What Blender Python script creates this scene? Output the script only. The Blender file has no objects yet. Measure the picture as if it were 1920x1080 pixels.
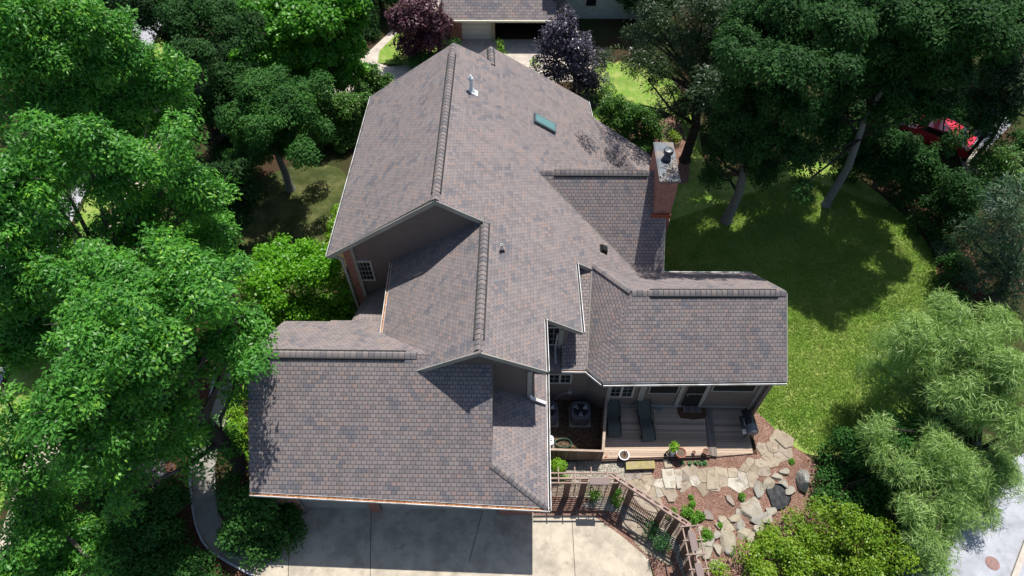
import bpy, math, random
import numpy as np
from mathutils import Matrix, Vector
random.seed(7); rng = np.random.default_rng(7)
sc = bpy.context.scene
R = math.radians
# ------------------------------------------------------------------ camera
H = 21.698; FPX = 1248.87; PITCH = R(53.565); ROLL = R(-0.612); YAW = R(1.362)
fw = np.array([-math.sin(YAW)*math.cos(PITCH), math.cos(YAW)*math.cos(PITCH), -math.sin(PITCH)])
rt = np.array([math.cos(YAW), math.sin(YAW), 0.0]); up_ = np.cross(rt, fw)
RT = rt*math.cos(ROLL)+up_*math.sin(ROLL); UP = np.cross(RT, fw); CAM = np.array([0, 0, H])
cd = bpy.data.cameras.new('camera'); cam = bpy.data.objects.new('camera', cd); sc.collection.objects.link(cam)
cd.sensor_width = 36; cd.lens = FPX/1920*36; cd.clip_end = 500; cd.clip_start = 0.1
M = Matrix(((RT[0], UP[0], -fw[0], 0), (RT[1], UP[1], -fw[1], 0), (RT[2], UP[2], -fw[2], H), (0, 0, 0, 1)))
cam.matrix_world = M; sc.camera = cam
# ------------------------------------------------------------------ sky, sun, exposure
SUNV = Vector((-0.20, -0.45, -1.0)).normalized()
EL = math.asin(-SUNV.z); AZ = math.atan2(-SUNV.x, -SUNV.y)
w = bpy.data.worlds.new("World"); sc.world = w; w.use_nodes = True
nt = w.node_tree; bg = nt.nodes['Background']
sky = nt.nodes.new('ShaderNodeTexSky'); sky.sky_type = 'NISHITA'; sky.sun_disc = False
sky.sun_elevation = EL; sky.sun_rotation = AZ
nt.links.new(sky.outputs[0], bg.inputs[0]); bg.inputs[1].default_value = 0.085
sl = bpy.data.lights.new('sun', 'SUN'); sl.energy = 4.2; sl.angle = R(0.53); sl.color = (1, 0.965, 0.90)
so = bpy.data.objects.new('sun', sl); sc.collection.objects.link(so)
so.rotation_euler = SUNV.to_track_quat('-Z', 'Y').to_euler(); so.location = (5, 10, 40)
sc.view_settings.view_transform = 'Standard'; sc.view_settings.look = 'None'
sc.view_settings.exposure = 0.60; sc.view_settings.gamma = 1.0
sc.render.use_motion_blur = False
# ------------------------------------------------------------------ pixel helpers (1920x1080 photo pixels -> points in the place)
def ray(px, py): return (px-960)/FPX*RT-(py-540)/FPX*UP+fw
def B(px, py, z=0.0):
    d = ray(px, py); t = (z-H)/d[2]; return CAM+t*d
def BP(px, py, pl):
    n = np.array(pl[0], float); d = ray(px, py); t = (pl[1]-n@CAM)/(n@d); return CAM+t*d
def BY(px, py, y): return BP(px, py, ([0, 1, 0], y))
def BX(px, py, x): return BP(px, py, ([1, 0, 0], x))
def depth(P): return float((np.array(P)-CAM)@fw)
def closest(px, py, ax, ay):           # point on the ray nearest the vertical axis (ax, ay)
    d = ray(px, py); a = np.array([ax, ay]); t = (a@d[:2])/(d[:2]@d[:2]); return CAM+t*d
# ------------------------------------------------------------------ object helpers
COL = sc.collection; WL = {}
def thing(name, label, cat, loc=(0, 0, 0), group=None, kind=None):
    o = bpy.data.objects.new(name, None); COL.objects.link(o); o.location = loc; o.empty_display_size = .2
    WL[o.name] = np.array(loc, float); return tag(o, label, cat, group, kind)
def tag(o, label=None, cat=None, group=None, kind=None):
    if label: o['label'] = label
    if cat: o['category'] = cat
    if group: o['group'] = group
    if kind: o['kind'] = kind
    return o
class MB:
    def __init__(s): s.v = []; s.f = []; s.uv = []; s.mi = []
    def quad(s, pts, uv=None, mi=0):
        i = len(s.v); s.v += [tuple(map(float, p)) for p in pts]; s.f.append(tuple(range(i, i+len(pts))))
        s.uv.append(uv if uv else [(0, 0)]*len(pts)); s.mi.append(mi)
    def box(s, c, d, rz=0, mi=0, ax=None):
        c = np.array(c, float)
        if ax is None: ax = [np.array([math.cos(rz), math.sin(rz), 0]), np.array([-math.sin(rz), math.cos(rz), 0]), np.array([0, 0, 1.])]
        h = [a*x/2 for a, x in zip(ax, d)]
        P = lambda i, j, k: c+i*h[0]+j*h[1]+k*h[2]
        for q in ([(-1,-1,-1),(-1,1,-1),(1,1,-1),(1,-1,-1)], [(-1,-1,1),(1,-1,1),(1,1,1),(-1,1,1)], [(-1,-1,-1),(1,-1,-1),(1,-1,1),(-1,-1,1)],
                  [(1,1,-1),(-1,1,-1),(-1,1,1),(1,1,1)], [(-1,1,-1),(-1,-1,-1),(-1,-1,1),(-1,1,1)], [(1,-1,-1),(1,1,-1),(1,1,1),(1,-1,1)]):
            p = [P(*t) for t in q]; a = np.linalg.norm(p[1]-p[0]); b = np.linalg.norm(p[2]-p[1])
            s.quad(p, [(0, 0), (a, 0), (a, b), (0, b)], mi)
        return s
    def bar(s, a, b, w, h, mi=0, upv=(0, 0, 1)):          # box from a to b
        a = np.array(a, float); b = np.array(b, float); x = b-a; L = np.linalg.norm(x); x = x/L
        y = np.cross(upv, x); n = np.linalg.norm(y)
        y = y/n if n > 1e-4 else np.array([0, 1., 0]); z = np.cross(x, y)
        return s.box((a+b)/2, (L, w, h), ax=[x, y, z], mi=mi)
    def prism(s, poly, z0, z1, mi=0, top=None):
        n = len(poly); i = len(s.v)
        a = 0.5*sum(poly[k][0]*poly[(k+1) % n][1]-poly[(k+1) % n][0]*poly[k][1] for k in range(n))
        if a < 0: poly = poly[::-1]
        tp = [(p[0], p[1], z1) for p in poly]; bt = [(p[0], p[1], z0) for p in poly]
        s.quad(tp, [(p[0], p[1]) for p in poly], mi if top is None else top); s.quad(bt[::-1], None, mi)
        for k in range(n):
            l = (k+1) % n; s.quad([bt[k], bt[l], tp[l], tp[k]], None, mi)
        return s
    def lathe(s, prof, c=(0, 0, 0), n=20, mi=0, ax=None, mis=None):
        c = np.array(c, float)
        if ax is None: ax = [np.array([1., 0, 0]), np.array([0, 1., 0]), np.array([0, 0, 1.])]
        ring = lambda r, z: [c+ax[0]*r*math.cos(2*math.pi*k/n)+ax[1]*r*math.sin(2*math.pi*k/n)+ax[2]*z for k in range(n)]
        rs = [ring(r, z) for r, z in prof]
        for j in range(len(rs)-1):
            for k in range(n):
                l = (k+1) % n; s.quad([rs[j][k], rs[j][l], rs[j+1][l], rs[j+1][k]], None, mis[j] if mis else mi)
        return s
    def tube(s, pts, rad, n=8, mi=0, cap=True):
        pts = [np.array(p, float) for p in pts]; rings = []
        rad = rad if hasattr(rad, '__len__') else [rad]*len(pts)
        for i, p in enumerate(pts):
            t = pts[min(i+1, len(pts)-1)]-pts[max(i-1, 0)]; t = t/np.linalg.norm(t)
            a = np.cross(t, [0, 0, 1.] if abs(t[2]) < .9 else [1., 0, 0]); a /= np.linalg.norm(a); b = np.cross(t, a)
            rings.append([p+rad[i]*(a*math.cos(2*math.pi*k/n)+b*math.sin(2*math.pi*k/n)) for k in range(n)])
        for j in range(len(rings)-1):
            for k in range(n):
                l = (k+1) % n; s.quad([rings[j][k], rings[j][l], rings[j+1][l], rings[j+1][k]], None, mi)
        if cap: s.quad(rings[0][::-1], None, mi); s.quad(rings[-1], None, mi)
        return s
    def roof(s, P, th=.09, top=0, side=1):            # slab with UV in metres along and up the slope
        P = [np.array(p, float) for p in P]; n = np.zeros(3)
        for k in range(len(P)): n += np.cross(P[k], P[(k+1) % len(P)])
        if n[2] < 0: P = P[::-1]; n = -n
        n /= np.linalg.norm(n); u = np.cross([0, 0, 1.], n); u /= np.linalg.norm(u); v = np.cross(n, u)
        s.quad(P, [(float(p@u), float(p@v)) for p in P], top)
        Q = [p-np.array([0, 0, th]) for p in P]; s.quad(Q[::-1], None, side)
        for k in range(len(P)):
            l = (k+1) % len(P); s.quad([Q[k], Q[l], P[l], P[k]], None, side)
        return s
def obj(name, mb, mats, parent=None, smooth=False, loc=None):
    me = bpy.data.meshes.new(name); o = bpy.data.objects.new(name, me); COL.objects.link(o)
    off = WL[parent.name] if parent is not None else (np.array(loc, float) if loc is not None else np.zeros(3))
    v = np.array(mb.v, float)-off
    me.from_pydata(v.tolist(), [], mb.f)
    uvl = me.uv_layers.new(name='UVMap'); flat = [c for uv in mb.uv for p in uv for c in p]
    uvl.data.foreach_set('uv', flat)
    for m in (mats if isinstance(mats, (list, tuple)) else [mats]): me.materials.append(m)
    me.polygons.foreach_set('material_index', mb.mi)
    if smooth: me.polygons.foreach_set('use_smooth', [True]*len(me.polygons))
    if smooth:
        import bmesh
        bm = bmesh.new(); bm.from_mesh(me); bmesh.ops.remove_doubles(bm, verts=bm.verts, dist=1e-4); bm.to_mesh(me); bm.free()
        try: me.set_sharp_from_angle(angle=R(40))
        except Exception: pass
    if parent is not None: o.parent = parent; WL[o.name] = off
    else:
        o.location = tuple(off); WL[o.name] = off
    me.update(); return o
def copy_tree(o, parent=None):
    c = o.copy(); COL.objects.link(c); c.parent = parent
    for ch in list(o.children): copy_tree(ch, c)
    return c
# ------------------------------------------------------------------ materials
def newmat(name, rough=.8, spec=.3):
    m = bpy.data.materials.new(name); m.use_nodes = True; t = m.node_tree; b = t.nodes['Principled BSDF']
    b.inputs['Roughness'].default_value = rough; b.inputs['Specular IOR Level'].default_value = spec
    return m, t, b
class N:
    def __init__(s, t): s.t = t
    def n(s, typ, **k):
        x = s.t.nodes.new(typ)
        for a, v in k.items(): setattr(x, a, v)
        return x
    def l(s, a, b): s.t.links.new(a, b)
    def m(s, op, a, b=None, c=None):
        x = s.n('ShaderNodeMath', operation=op)
        for i, q in enumerate((a, b, c)):
            if q is None: continue
            if isinstance(q, (int, float)): x.inputs[i].default_value = q
            else: s.l(q, x.inputs[i])
        return x.outputs[0]
    def mix(s, fac, a, b, bt='MIX'):
        x = s.n('ShaderNodeMix', data_type='RGBA', blend_type=bt)
        for i, q in ((0, fac), (6, a), (7, b)):
            if isinstance(q, (int, float)): x.inputs[i].default_value = q
            elif isinstance(q, tuple): x.inputs[i].default_value = (*q, 1) if len(q) == 3 else q
            else: s.l(q, x.inputs[i])
        return x.outputs[2]
    def noise(s, vec, scale, detail=4, rough=.55, out=0):
        x = s.n('ShaderNodeTexNoise'); x.inputs['Scale'].default_value = scale; x.inputs['Detail'].default_value = detail
        x.inputs['Roughness'].default_value = rough; s.l(vec, x.inputs['Vector']); return x.outputs[out]
    def ramp(s, fac, stops, interp='LINEAR'):
        x = s.n('ShaderNodeValToRGB'); e = x.color_ramp.elements; x.color_ramp.interpolation = interp
        while len(e) < len(stops): e.new(.5)
        for el, (p, c) in zip(e, stops): el.position = p; el.color = (*c, 1)
        s.l(fac, x.inputs[0]); return x.outputs[0]
    def bump(s, h, st, dist, b):
        x = s.n('ShaderNodeBump'); x.inputs['Strength'].default_value = st; x.inputs['Distance'].default_value = dist
        s.l(h, x.inputs['Height']); s.l(x.outputs[0], b.inputs['Normal'])
def coords(n, kind='Object'):
    return n.n('ShaderNodeTexCoord').outputs[kind]
def noisy(name, c1, c2, scale=3, rough=.85, spec=.25, detail=6, bump=0, bscale=None, c3=None, sc3=.5, kind='Object', lo=.3, hi=.7):
    m, t, b = newmat(name, rough, spec); n = N(t); co = coords(n, kind)
    f = n.noise(co, scale, detail); col = n.ramp(f, [(lo, c1), (hi, c2)])
    if c3: col = n.mix(n.ramp(n.noise(co, sc3, 3), [(.45, (0,)*3), (.62, (1,)*3)]), col, c3)
    n.l(col, b.inputs['Base Color'])
    if bump: n.bump(n.noise(co, bscale or scale*4, 4), bump, .02, b)
    return m
def shingle_mat(name, w=.155, h=.125, bottom=1.0, side=1.0, chamf=.16):
    m, t, b = newmat(name, .9, .2); n = N(t); uv = coords(n, 'UV'); sp = n.n('ShaderNodeSeparateXYZ'); n.l(uv, sp.inputs[0])
    v = n.m('DIVIDE', sp.outputs[1], h); row = n.m('FLOOR', v); fy = n.m('FRACT', v)
    u = n.m('ADD', n.m('DIVIDE', sp.outputs[0], w), n.m('MULTIPLY', n.m('FLOORED_MODULO', row, 2.0), .5))
    wob = n.m('MULTIPLY', n.m('SINE', n.m('MULTIPLY', row, 12.9898)), .05); u = n.m('ADD', u, wob)
    cc = n.m('FLOOR', u); fx = n.m('ABSOLUTE', n.m('SUBTRACT', n.m('FRACT', u), .5))
    cell = n.n('ShaderNodeCombineXYZ'); n.l(cc, cell.inputs[0]); n.l(row, cell.inputs[1])
    wn = n.n('ShaderNodeTexWhiteNoise', noise_dimensions='3D'); n.l(cell.outputs[0], wn.inputs[0]); r1 = wn.outputs[0]
    ws = n.n('ShaderNodeSeparateColor'); n.l(wn.outputs[1], ws.inputs[0])
    # two-tab clusters
    c2 = n.n('ShaderNodeCombineXYZ'); n.l(n.m('FLOOR', n.m('MULTIPLY', cc, .5)), c2.inputs[0]); n.l(n.m('FLOOR', n.m('MULTIPLY', n.m('ADD', row, cc), .5)), c2.inputs[1]); c2.inputs[2].default_value = 4.7
    wn2 = n.n('ShaderNodeTexWhiteNoise', noise_dimensions='3D'); n.l(c2.outputs[0], wn2.inputs[0])
    base = n.ramp(r1, [(0, (.176, .153, .152)), (.35, (.204, .178, .178)), (.6, (.225, .194, .191)), (.8, (.236, .198, .191)), (.93, (.246, .195, .181)), (1, (.257, .189, .168))])
    dark = n.mix(ws.outputs[1], (.138, .132, .146), (.17, .16, .17))
    fd = n.m('MULTIPLY', n.m('GREATER_THAN', wn2.outputs[0], .90), n.m('GREATER_THAN', ws.outputs[2], .25))
    col = n.mix(fd, base, dark)
    smp = n.n('ShaderNodeMapping'); n.l(uv, smp.inputs[0]); smp.inputs['Scale'].default_value = (2.2, .28, 1); col = n.mix(.5, col, n.ramp(n.noise(smp.outputs[0], 1.0, 6, .65), [(.3, (.40, .40, .41)), (.5, (.5, .5, .5)), (.72, (.60, .595, .58))]), 'OVERLAY'); big = n.noise(uv, .35, 3); col = n.mix(.5, col, n.ramp(big, [(.3, (.46, .46, .465)), (.7, (.54, .535, .53))]), 'OVERLAY')
    col = n.mix(.35, col, n.ramp(n.noise(uv, 90, 2), [(.3, (.35,)*3), (.7, (.65,)*3)]), 'OVERLAY')
    # grooves
    ch = n.m('MULTIPLY', n.m('MAXIMUM', n.m('SUBTRACT', .34, fy), 0.0), chamf/.34)
    gs = n.m('GREATER_THAN', fx, n.m('SUBTRACT', .455, ch)); gb = n.m('LESS_THAN', fy, .13)
    gs = n.m('MULTIPLY', gs, side); gb = n.m('MULTIPLY', gb, bottom)
    if bottom < 1: gs = n.m('MULTIPLY', gs, n.m('LESS_THAN', fy, .75))
    g = n.m('MAXIMUM', gs, gb)
    col = n.mix(n.m('MULTIPLY', g, .86), col, (.045, .04, .043)); n.l(col, b.inputs['Base Color'])
    hgt = n.m('SUBTRACT', n.m('MULTIPLY', n.m('SUBTRACT', 1.0, fy), .6), g); n.bump(hgt, .35, .012, b)
    return m
def brick_mat(name, c1=(.33, .12, .08), c2=(.21, .08, .058), mortar=(.36, .27, .23), s=5.5, bw=.6, kind='UV'):
    m, t, b = newmat(name, .9, .2); n = N(t); co = coords(n, kind); x = n.n('ShaderNodeTexBrick'); n.l(co, x.inputs['Vector'])
    x.inputs['Scale'].default_value = s; x.inputs['Color1'].default_value = (*c1, 1); x.inputs['Color2'].default_value = (*c2, 1)
    x.inputs['Mortar'].default_value = (*mortar, 1); x.inputs['Mortar Size'].default_value = .03; x.inputs['Brick Width'].default_value = bw; x.inputs['Row Height'].default_value = .27
    col = n.mix(.5, x.outputs[0], n.ramp(n.noise(co, 5, 4), [(.3, (.35,)*3), (.7, (.65,)*3)]), 'OVERLAY')
    n.l(col, b.inputs['Base Color']); n.bump(x.outputs[1], -.4, .01, b); return m
def siding_mat(name, c, step=.13, dark=.7, kind='Object', axis=2):
    m, t, b = newmat(name, .75, .3); n = N(t); co = coords(n, kind); sp = n.n('ShaderNodeSeparateXYZ'); n.l(co, sp.inputs[0])
    f = n.m('FRACT', n.m('DIVIDE', sp.outputs[axis], step)); g = n.m('LESS_THAN', f, .13)
    col = n.mix(.4, c, n.ramp(n.noise(co, 2.5, 5), [(.3, (.4,)*3), (.7, (.6,)*3)]), 'OVERLAY')
    col = n.mix(n.m('MULTIPLY', g, dark), col, tuple(x*.35 for x in c)); n.l(col, b.inputs['Base Color'])
    n.bump(n.m('SUBTRACT', 1.0, f), .5, .015, b); return m
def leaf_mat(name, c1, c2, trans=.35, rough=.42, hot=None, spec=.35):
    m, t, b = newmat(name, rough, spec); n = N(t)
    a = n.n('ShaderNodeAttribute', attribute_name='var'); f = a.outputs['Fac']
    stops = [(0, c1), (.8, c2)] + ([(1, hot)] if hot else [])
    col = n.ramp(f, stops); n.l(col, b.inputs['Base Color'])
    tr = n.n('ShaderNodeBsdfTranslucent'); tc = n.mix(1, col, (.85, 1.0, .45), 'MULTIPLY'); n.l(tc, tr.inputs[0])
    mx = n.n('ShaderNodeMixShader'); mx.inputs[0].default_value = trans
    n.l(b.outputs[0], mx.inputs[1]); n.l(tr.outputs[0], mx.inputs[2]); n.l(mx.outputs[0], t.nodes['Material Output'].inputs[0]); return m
def plank_mat(name, c1, c2, step=.11, axis=1, grain=(1, 14, 1), dark=.8):
    m, t, b = newmat(name, .8, .25); n = N(t); co = coords(n, 'Object'); sp = n.n('ShaderNodeSeparateXYZ'); n.l(co, sp.inputs[0])
    v = n.m('DIVIDE', sp.outputs[axis], step); f = n.m('FRACT', v); g = n.m('LESS_THAN', f, .1)
    wn = n.n('ShaderNodeTexWhiteNoise', noise_dimensions='1D'); n.l(n.m('FLOOR', v), wn.inputs['W'])
    mp = n.n('ShaderNodeMapping'); n.l(co, mp.inputs[0]); mp.inputs['Scale'].default_value = grain
    gr = n.noise(mp.outputs[0], 3, 5, .65)
    col = n.mix(gr, c1, c2); col = n.mix(.55, col, n.ramp(wn.outputs[0], [(0, (.24,)*3), (1, (.76,)*3)]), 'OVERLAY')
    col = n.mix(n.m('MULTIPLY', g, dark), col, (.02, .017, .015)); n.l(col, b.inputs['Base Color']); n.bump(n.m('ADD', gr, n.m('MULTIPLY', g, -2.0)), .3, .01, b)
    return m
SH_F = shingle_mat('scalloped shingles', .158, .122, 1.0, 1.0)
SH_S = shingle_mat('side slope shingles with sunlit butt edges', .15, .12, .22, .8, .1)  # butt lines painted fainter here, as on edges the sun lights
TRIM = noisy('weathered trim', (.30, .29, .26), (.37, .355, .32), 4, .6, c3=(.27, .26, .235))
WHITE = noisy('white metal', (.62, .62, .62), (.8, .8, .8), 5, .45, .5, c3=(.45, .42, .38), sc3=2.5)
SIDING = siding_mat('taupe lap siding', (.165, .132, .118), .13, .85)
SIDING2 = siding_mat('taupe siding wide', (.19, .150, .128), .16, .35)
BRICK = brick_mat('red brick'); DARK = noisy('black rubber and shade', (.012, .012, .013), (.02, .02, .022), 8, .6)  # DARK: black parts, and painted shade in vent gaps and the open bay
LEAFY = noisy('gutter leaf litter', (.16, .05, .018), (.32, .13, .05), 22, .95, bump=.5, c3=(.42, .24, .12), sc3=12)
GLASS, _t, _b = newmat('dark window glass', .06, .8); _b.inputs['Base Color'].default_value = (.012, .016, .018, 1)
SCREEN = noisy('dark insect screen', (.012, .012, .011), (.02, .02, .018), 30, .8)
METAL = noisy('galvanised metal', (.35, .37, .38), (.55, .56, .57), 6, .35, .6); METAL.node_tree.nodes['Principled BSDF'].inputs['Metallic'].default_value = .6
COPPER = noisy('weathered cap metal', (.03, .04, .05), (.075, .09, .11), 3, .42, .6, c3=(.11, .09, .08), sc3=2); COPPER.node_tree.nodes['Principled BSDF'].inputs['Metallic'].default_value = .4
CONC = noisy('concrete', (.42, .38, .315), (.53, .485, .41), 2.2, .9, detail=8, c3=(.36, .325, .275), sc3=.55, bump=.12, bscale=40)
# ------------------------------------------------------------------ the setting: ground sheets
def smooth(pts, closed=True, k=6):
    n = len(pts); out = []
    P = [np.array(p, float) for p in pts]
    rngi = range(n) if closed else range(n-1)
    for i in rngi:
        p0, p1, p2, p3 = (P[(i-1) % n], P[i], P[(i+1) % n], P[(i+2) % n]) if closed else (P[max(i-1, 0)], P[i], P[i+1], P[min(i+2, n-1)])
        for j in range(k):
            t = j/k; out.append(.5*((2*p1)+(-p0+p2)*t+(2*p0-5*p1+4*p2-p3)*t*t+(-p0+3*p1-3*p2+p3)*t**3))
    if not closed: out.append(P[-1])
    return out
def sheet(name, px, z, mat, sm=True, lift=0.0, world=False):
    P = [np.array([a, b]) for a, b in px] if world else [B(a, b, 0)[:2] for a, b in px]
    if sm: P = smooth(P)
    mb = MB(); mb.quad([(p[0], p[1], z) for p in P], [(p[0], p[1]) for p in P])
    me_o = obj(name, mb, mat); tag(me_o, kind='structure'); 
    if me_o.data.polygons[0].normal.z < 0: me_o.data.flip_normals()
    return me_o
def ground_mat():
    m, t, b = newmat('woodland floor', .95, .1); n = N(t); co = coords(n)
    a = n.ramp(n.noise(co, 14, 8, .7), [(.3, (.016, .022, .008)), (.5, (.035, .05, .014)), (.72, (.085, .06, .035))])
    a = n.mix(n.ramp(n.noise(co, .35, 4), [(.42, (0,)*3), (.6, (1,)*3)]), a, n.ramp(n.noise(co, 25, 6, .7), [(.3, (.03, .02, .012)), (.7, (.085, .05, .03))]))
    n.l(a, b.inputs['Base Color']); n.bump(n.noise(co, 30, 5), .6, .03, b); return m
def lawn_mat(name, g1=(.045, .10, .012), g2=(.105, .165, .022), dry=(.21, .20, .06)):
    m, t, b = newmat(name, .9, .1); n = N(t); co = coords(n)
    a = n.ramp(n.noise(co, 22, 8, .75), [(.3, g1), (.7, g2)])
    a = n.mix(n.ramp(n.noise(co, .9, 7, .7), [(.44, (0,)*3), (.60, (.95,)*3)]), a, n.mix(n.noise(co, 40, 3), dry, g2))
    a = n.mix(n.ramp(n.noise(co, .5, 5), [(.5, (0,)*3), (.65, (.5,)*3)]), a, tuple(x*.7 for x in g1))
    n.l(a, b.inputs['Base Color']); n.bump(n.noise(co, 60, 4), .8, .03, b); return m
def chips_mat(name, cols, scale=38, edge=.0):
    m, t, b = newmat(name, .95, .15); n = N(t); co = coords(n); mp = n.n('ShaderNodeMapping'); n.l(co, mp.inputs[0]); mp.inputs['Scale'].default_value = (1, 1.7, 1)
    x = n.n('ShaderNodeTexVoronoi'); x.inputs['Scale'].default_value = scale; n.l(mp.outputs[0], x.inputs['Vector'])
    s = n.n('ShaderNodeSeparateColor'); n.l(x.outputs['Color'], s.inputs[0])
    k = len(cols); a = n.ramp(s.outputs[0], [(i/(k-1), c) for i, c in enumerate(cols)])
    a = n.mix(.6, a, n.ramp(n.noise(co, 1.3, 5), [(.3, (.33,)*3), (.7, (.66,)*3)]), 'OVERLAY')
    a = n.mix(n.ramp(x.outputs['Distance'], [(.35, (0,)*3), (.75, (.8,)*3)]), a, tuple(c*.3 for c in cols[0]))
    n.l(a, b.inputs['Base Color']); n.bump(x.outputs['Distance'], -.7, .03, b); return m
GROUND = ground_mat(); LAWN = lawn_mat('lawn', (.10, .21, .03), (.23, .35, .06), (.40, .37, .15)); LAWN2 = lawn_mat('thin lawn with painted shade', (.035, .05, .016), (.085, .105, .03), (.17, .15, .07))  # LAWN2: tree shade painted into a darker, duller grass colour
MULCH = chips_mat('bark mulch', [(.12, .05, .033), (.20, .095, .066), (.27, .145, .105), (.36, .22, .17), (.50, .38, .31)], 40)
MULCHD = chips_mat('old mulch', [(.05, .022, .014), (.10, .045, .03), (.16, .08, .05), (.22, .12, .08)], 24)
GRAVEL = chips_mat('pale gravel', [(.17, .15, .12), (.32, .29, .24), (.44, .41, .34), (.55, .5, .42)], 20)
mb = MB(); mb.quad([(-260, -60, 0), (260, -60, 0), (260, 320, 0), (-260, 320, 0)]); tag(obj('ground', mb, GROUND), kind='structure')
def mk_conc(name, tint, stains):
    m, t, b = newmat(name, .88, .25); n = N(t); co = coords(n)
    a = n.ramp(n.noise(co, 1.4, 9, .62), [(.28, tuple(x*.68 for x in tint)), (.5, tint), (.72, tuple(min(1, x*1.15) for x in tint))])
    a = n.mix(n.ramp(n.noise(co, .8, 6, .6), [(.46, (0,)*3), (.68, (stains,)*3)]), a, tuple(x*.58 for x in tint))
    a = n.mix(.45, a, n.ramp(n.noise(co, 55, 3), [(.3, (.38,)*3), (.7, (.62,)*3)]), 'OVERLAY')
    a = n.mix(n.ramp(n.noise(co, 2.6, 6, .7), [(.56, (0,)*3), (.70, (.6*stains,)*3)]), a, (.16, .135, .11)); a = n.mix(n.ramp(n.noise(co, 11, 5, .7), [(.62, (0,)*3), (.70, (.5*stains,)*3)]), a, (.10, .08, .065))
    n.l(a, b.inputs['Base Color']); n.bump(n.noise(co, 45, 4), .12, .01, b); return m
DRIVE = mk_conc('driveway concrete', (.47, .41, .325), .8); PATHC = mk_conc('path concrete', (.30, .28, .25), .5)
STREETC = mk_conc('street concrete', (.36, .35, .38), .35)
sheet('lawn', [(1110, 235), (1150, 120), (1230, 130), (1300, 205), (1340, 330), (1500, 300), (1600, 330), (1690, 400), (1745, 470), (1765, 560), (1790, 700), (1700, 800), (1620, 840),
               (1510, 850), (1410, 765), (1300, 700), (1240, 560), (1240, 420), (1240, 330)], .008, LAWN)
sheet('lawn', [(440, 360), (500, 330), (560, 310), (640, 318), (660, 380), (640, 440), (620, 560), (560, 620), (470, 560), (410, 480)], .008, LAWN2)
sheet('lawn', [(1120, 120), (1150, 118), (1260, 150), (1260, 215), (1180, 225), (1090, 200)], .012, LAWN)
sheet('lawn', [(708, 118), (712, 95), (745, 62), (835, 70), (850, 100), (800, 124)], .012, LAWN, sm=False)
sheet('driveway', [(470, 1130), (480, 1040), (470, 925), (1000, 930), (1000, 966), (1075, 967), (1112, 967), (1165, 1005), (1216, 1048), (1228, 1100), (1240, 1150), (900, 1150)], .010, DRIVE, sm=False)
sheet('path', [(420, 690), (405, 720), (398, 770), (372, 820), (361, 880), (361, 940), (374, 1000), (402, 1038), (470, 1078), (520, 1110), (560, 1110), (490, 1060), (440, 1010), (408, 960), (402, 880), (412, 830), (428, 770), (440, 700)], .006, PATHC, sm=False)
sheet('mulch', [(1000, 905), (1150, 905), (1185, 880), (1180, 862), (1420, 852), (1400, 765), (1412, 765), (1470, 815), (1530, 870), (1560, 950), (1540, 1080), (1300, 1110), (1235, 1100), (1216, 1048), (1112, 967), (1000, 966)], .006, MULCH, sm=False)
sheet('gravel', [(1028, 868), (1180, 862), (1182, 890), (1172, 905), (1150, 925), (1130, 934), (1022, 930)], .010, GRAVEL, sm=False)
sheet('gravel', [(1160, 912), (1200, 925), (1292, 990), (1318, 1095), (1285, 1095), (1262, 1030), (1215, 985), (1150, 945)], .0145, GRAVEL, sm=False)
sheet('gravel', [(1020, 700), (1130, 700), (1130, 838), (1020, 838)], .010, chips_mat('gravel with painted shade', [(.05, .035, .02), (.12, .08, .05), (.2, .15, .1)], 20), sm=False)  # shade of the enclosure put into darker gravel colours
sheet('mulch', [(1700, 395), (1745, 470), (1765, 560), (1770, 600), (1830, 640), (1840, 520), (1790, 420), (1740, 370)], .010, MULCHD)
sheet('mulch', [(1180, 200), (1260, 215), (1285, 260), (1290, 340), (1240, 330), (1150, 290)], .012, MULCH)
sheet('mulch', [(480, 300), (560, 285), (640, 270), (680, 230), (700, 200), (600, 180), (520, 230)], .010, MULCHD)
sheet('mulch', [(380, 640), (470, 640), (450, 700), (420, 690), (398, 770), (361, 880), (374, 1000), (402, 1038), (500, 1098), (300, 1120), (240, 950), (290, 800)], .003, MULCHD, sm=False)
# streets
sheet('driveway', [(560, 200), (655, 130), (740, 52), (800, -10), (850, -10), (800, 40), (745, 62), (712, 95), (708, 118), (730, 125), (850, 112), (850, 74), (1110, 74), (1110, 150), (900, 165), (700, 160), (600, 190)], .006, mk_conc('neighbour driveway concrete', (.48, .42, .36), .4), sm=False)
sheet('road', [(-17.9, 0), (-19.4, 14), (-21.2, 40), (-22, 70), (-26, 70), (-25, 40), (-23.5, 14), (-22, 0)], .010, STREETC, sm=False, world=True)
sheet('pavement', [(-14.6, 0), (-16.6, 14), (-18.8, 40), (-20, 40), (-17.7, 14), (-15.7, 0)], .012, DRIVE, sm=False, world=True)
sheet('lawn', [(-15.9, 0), (-17.9, 14), (-20.2, 40), (-21.0, 40), (-19.2, 14), (-17.7, 0)], .014, LAWN, sm=False, world=True)
sheet('road', [(1660, 1130), (1700, 1050), (1800, 960), (1900, 860), (2100, 760), (2100, 1130)], .010, mk_conc('pale road concrete', (.37, .38, .42), .35), sm=False)
sheet('gravel', [(1790, 240), (1820, 262), (1850, 330), (1872, 400), (1850, 400), (1800, 300)], .014, GRAVEL)
sheet('driveway', [(1700, 215), (1760, 190), (1850, 180), (1900, 230), (1850, 280), (1760, 270)], .006, mk_conc('right driveway concrete', (.26, .26, .28), .5), sm=False)
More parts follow.
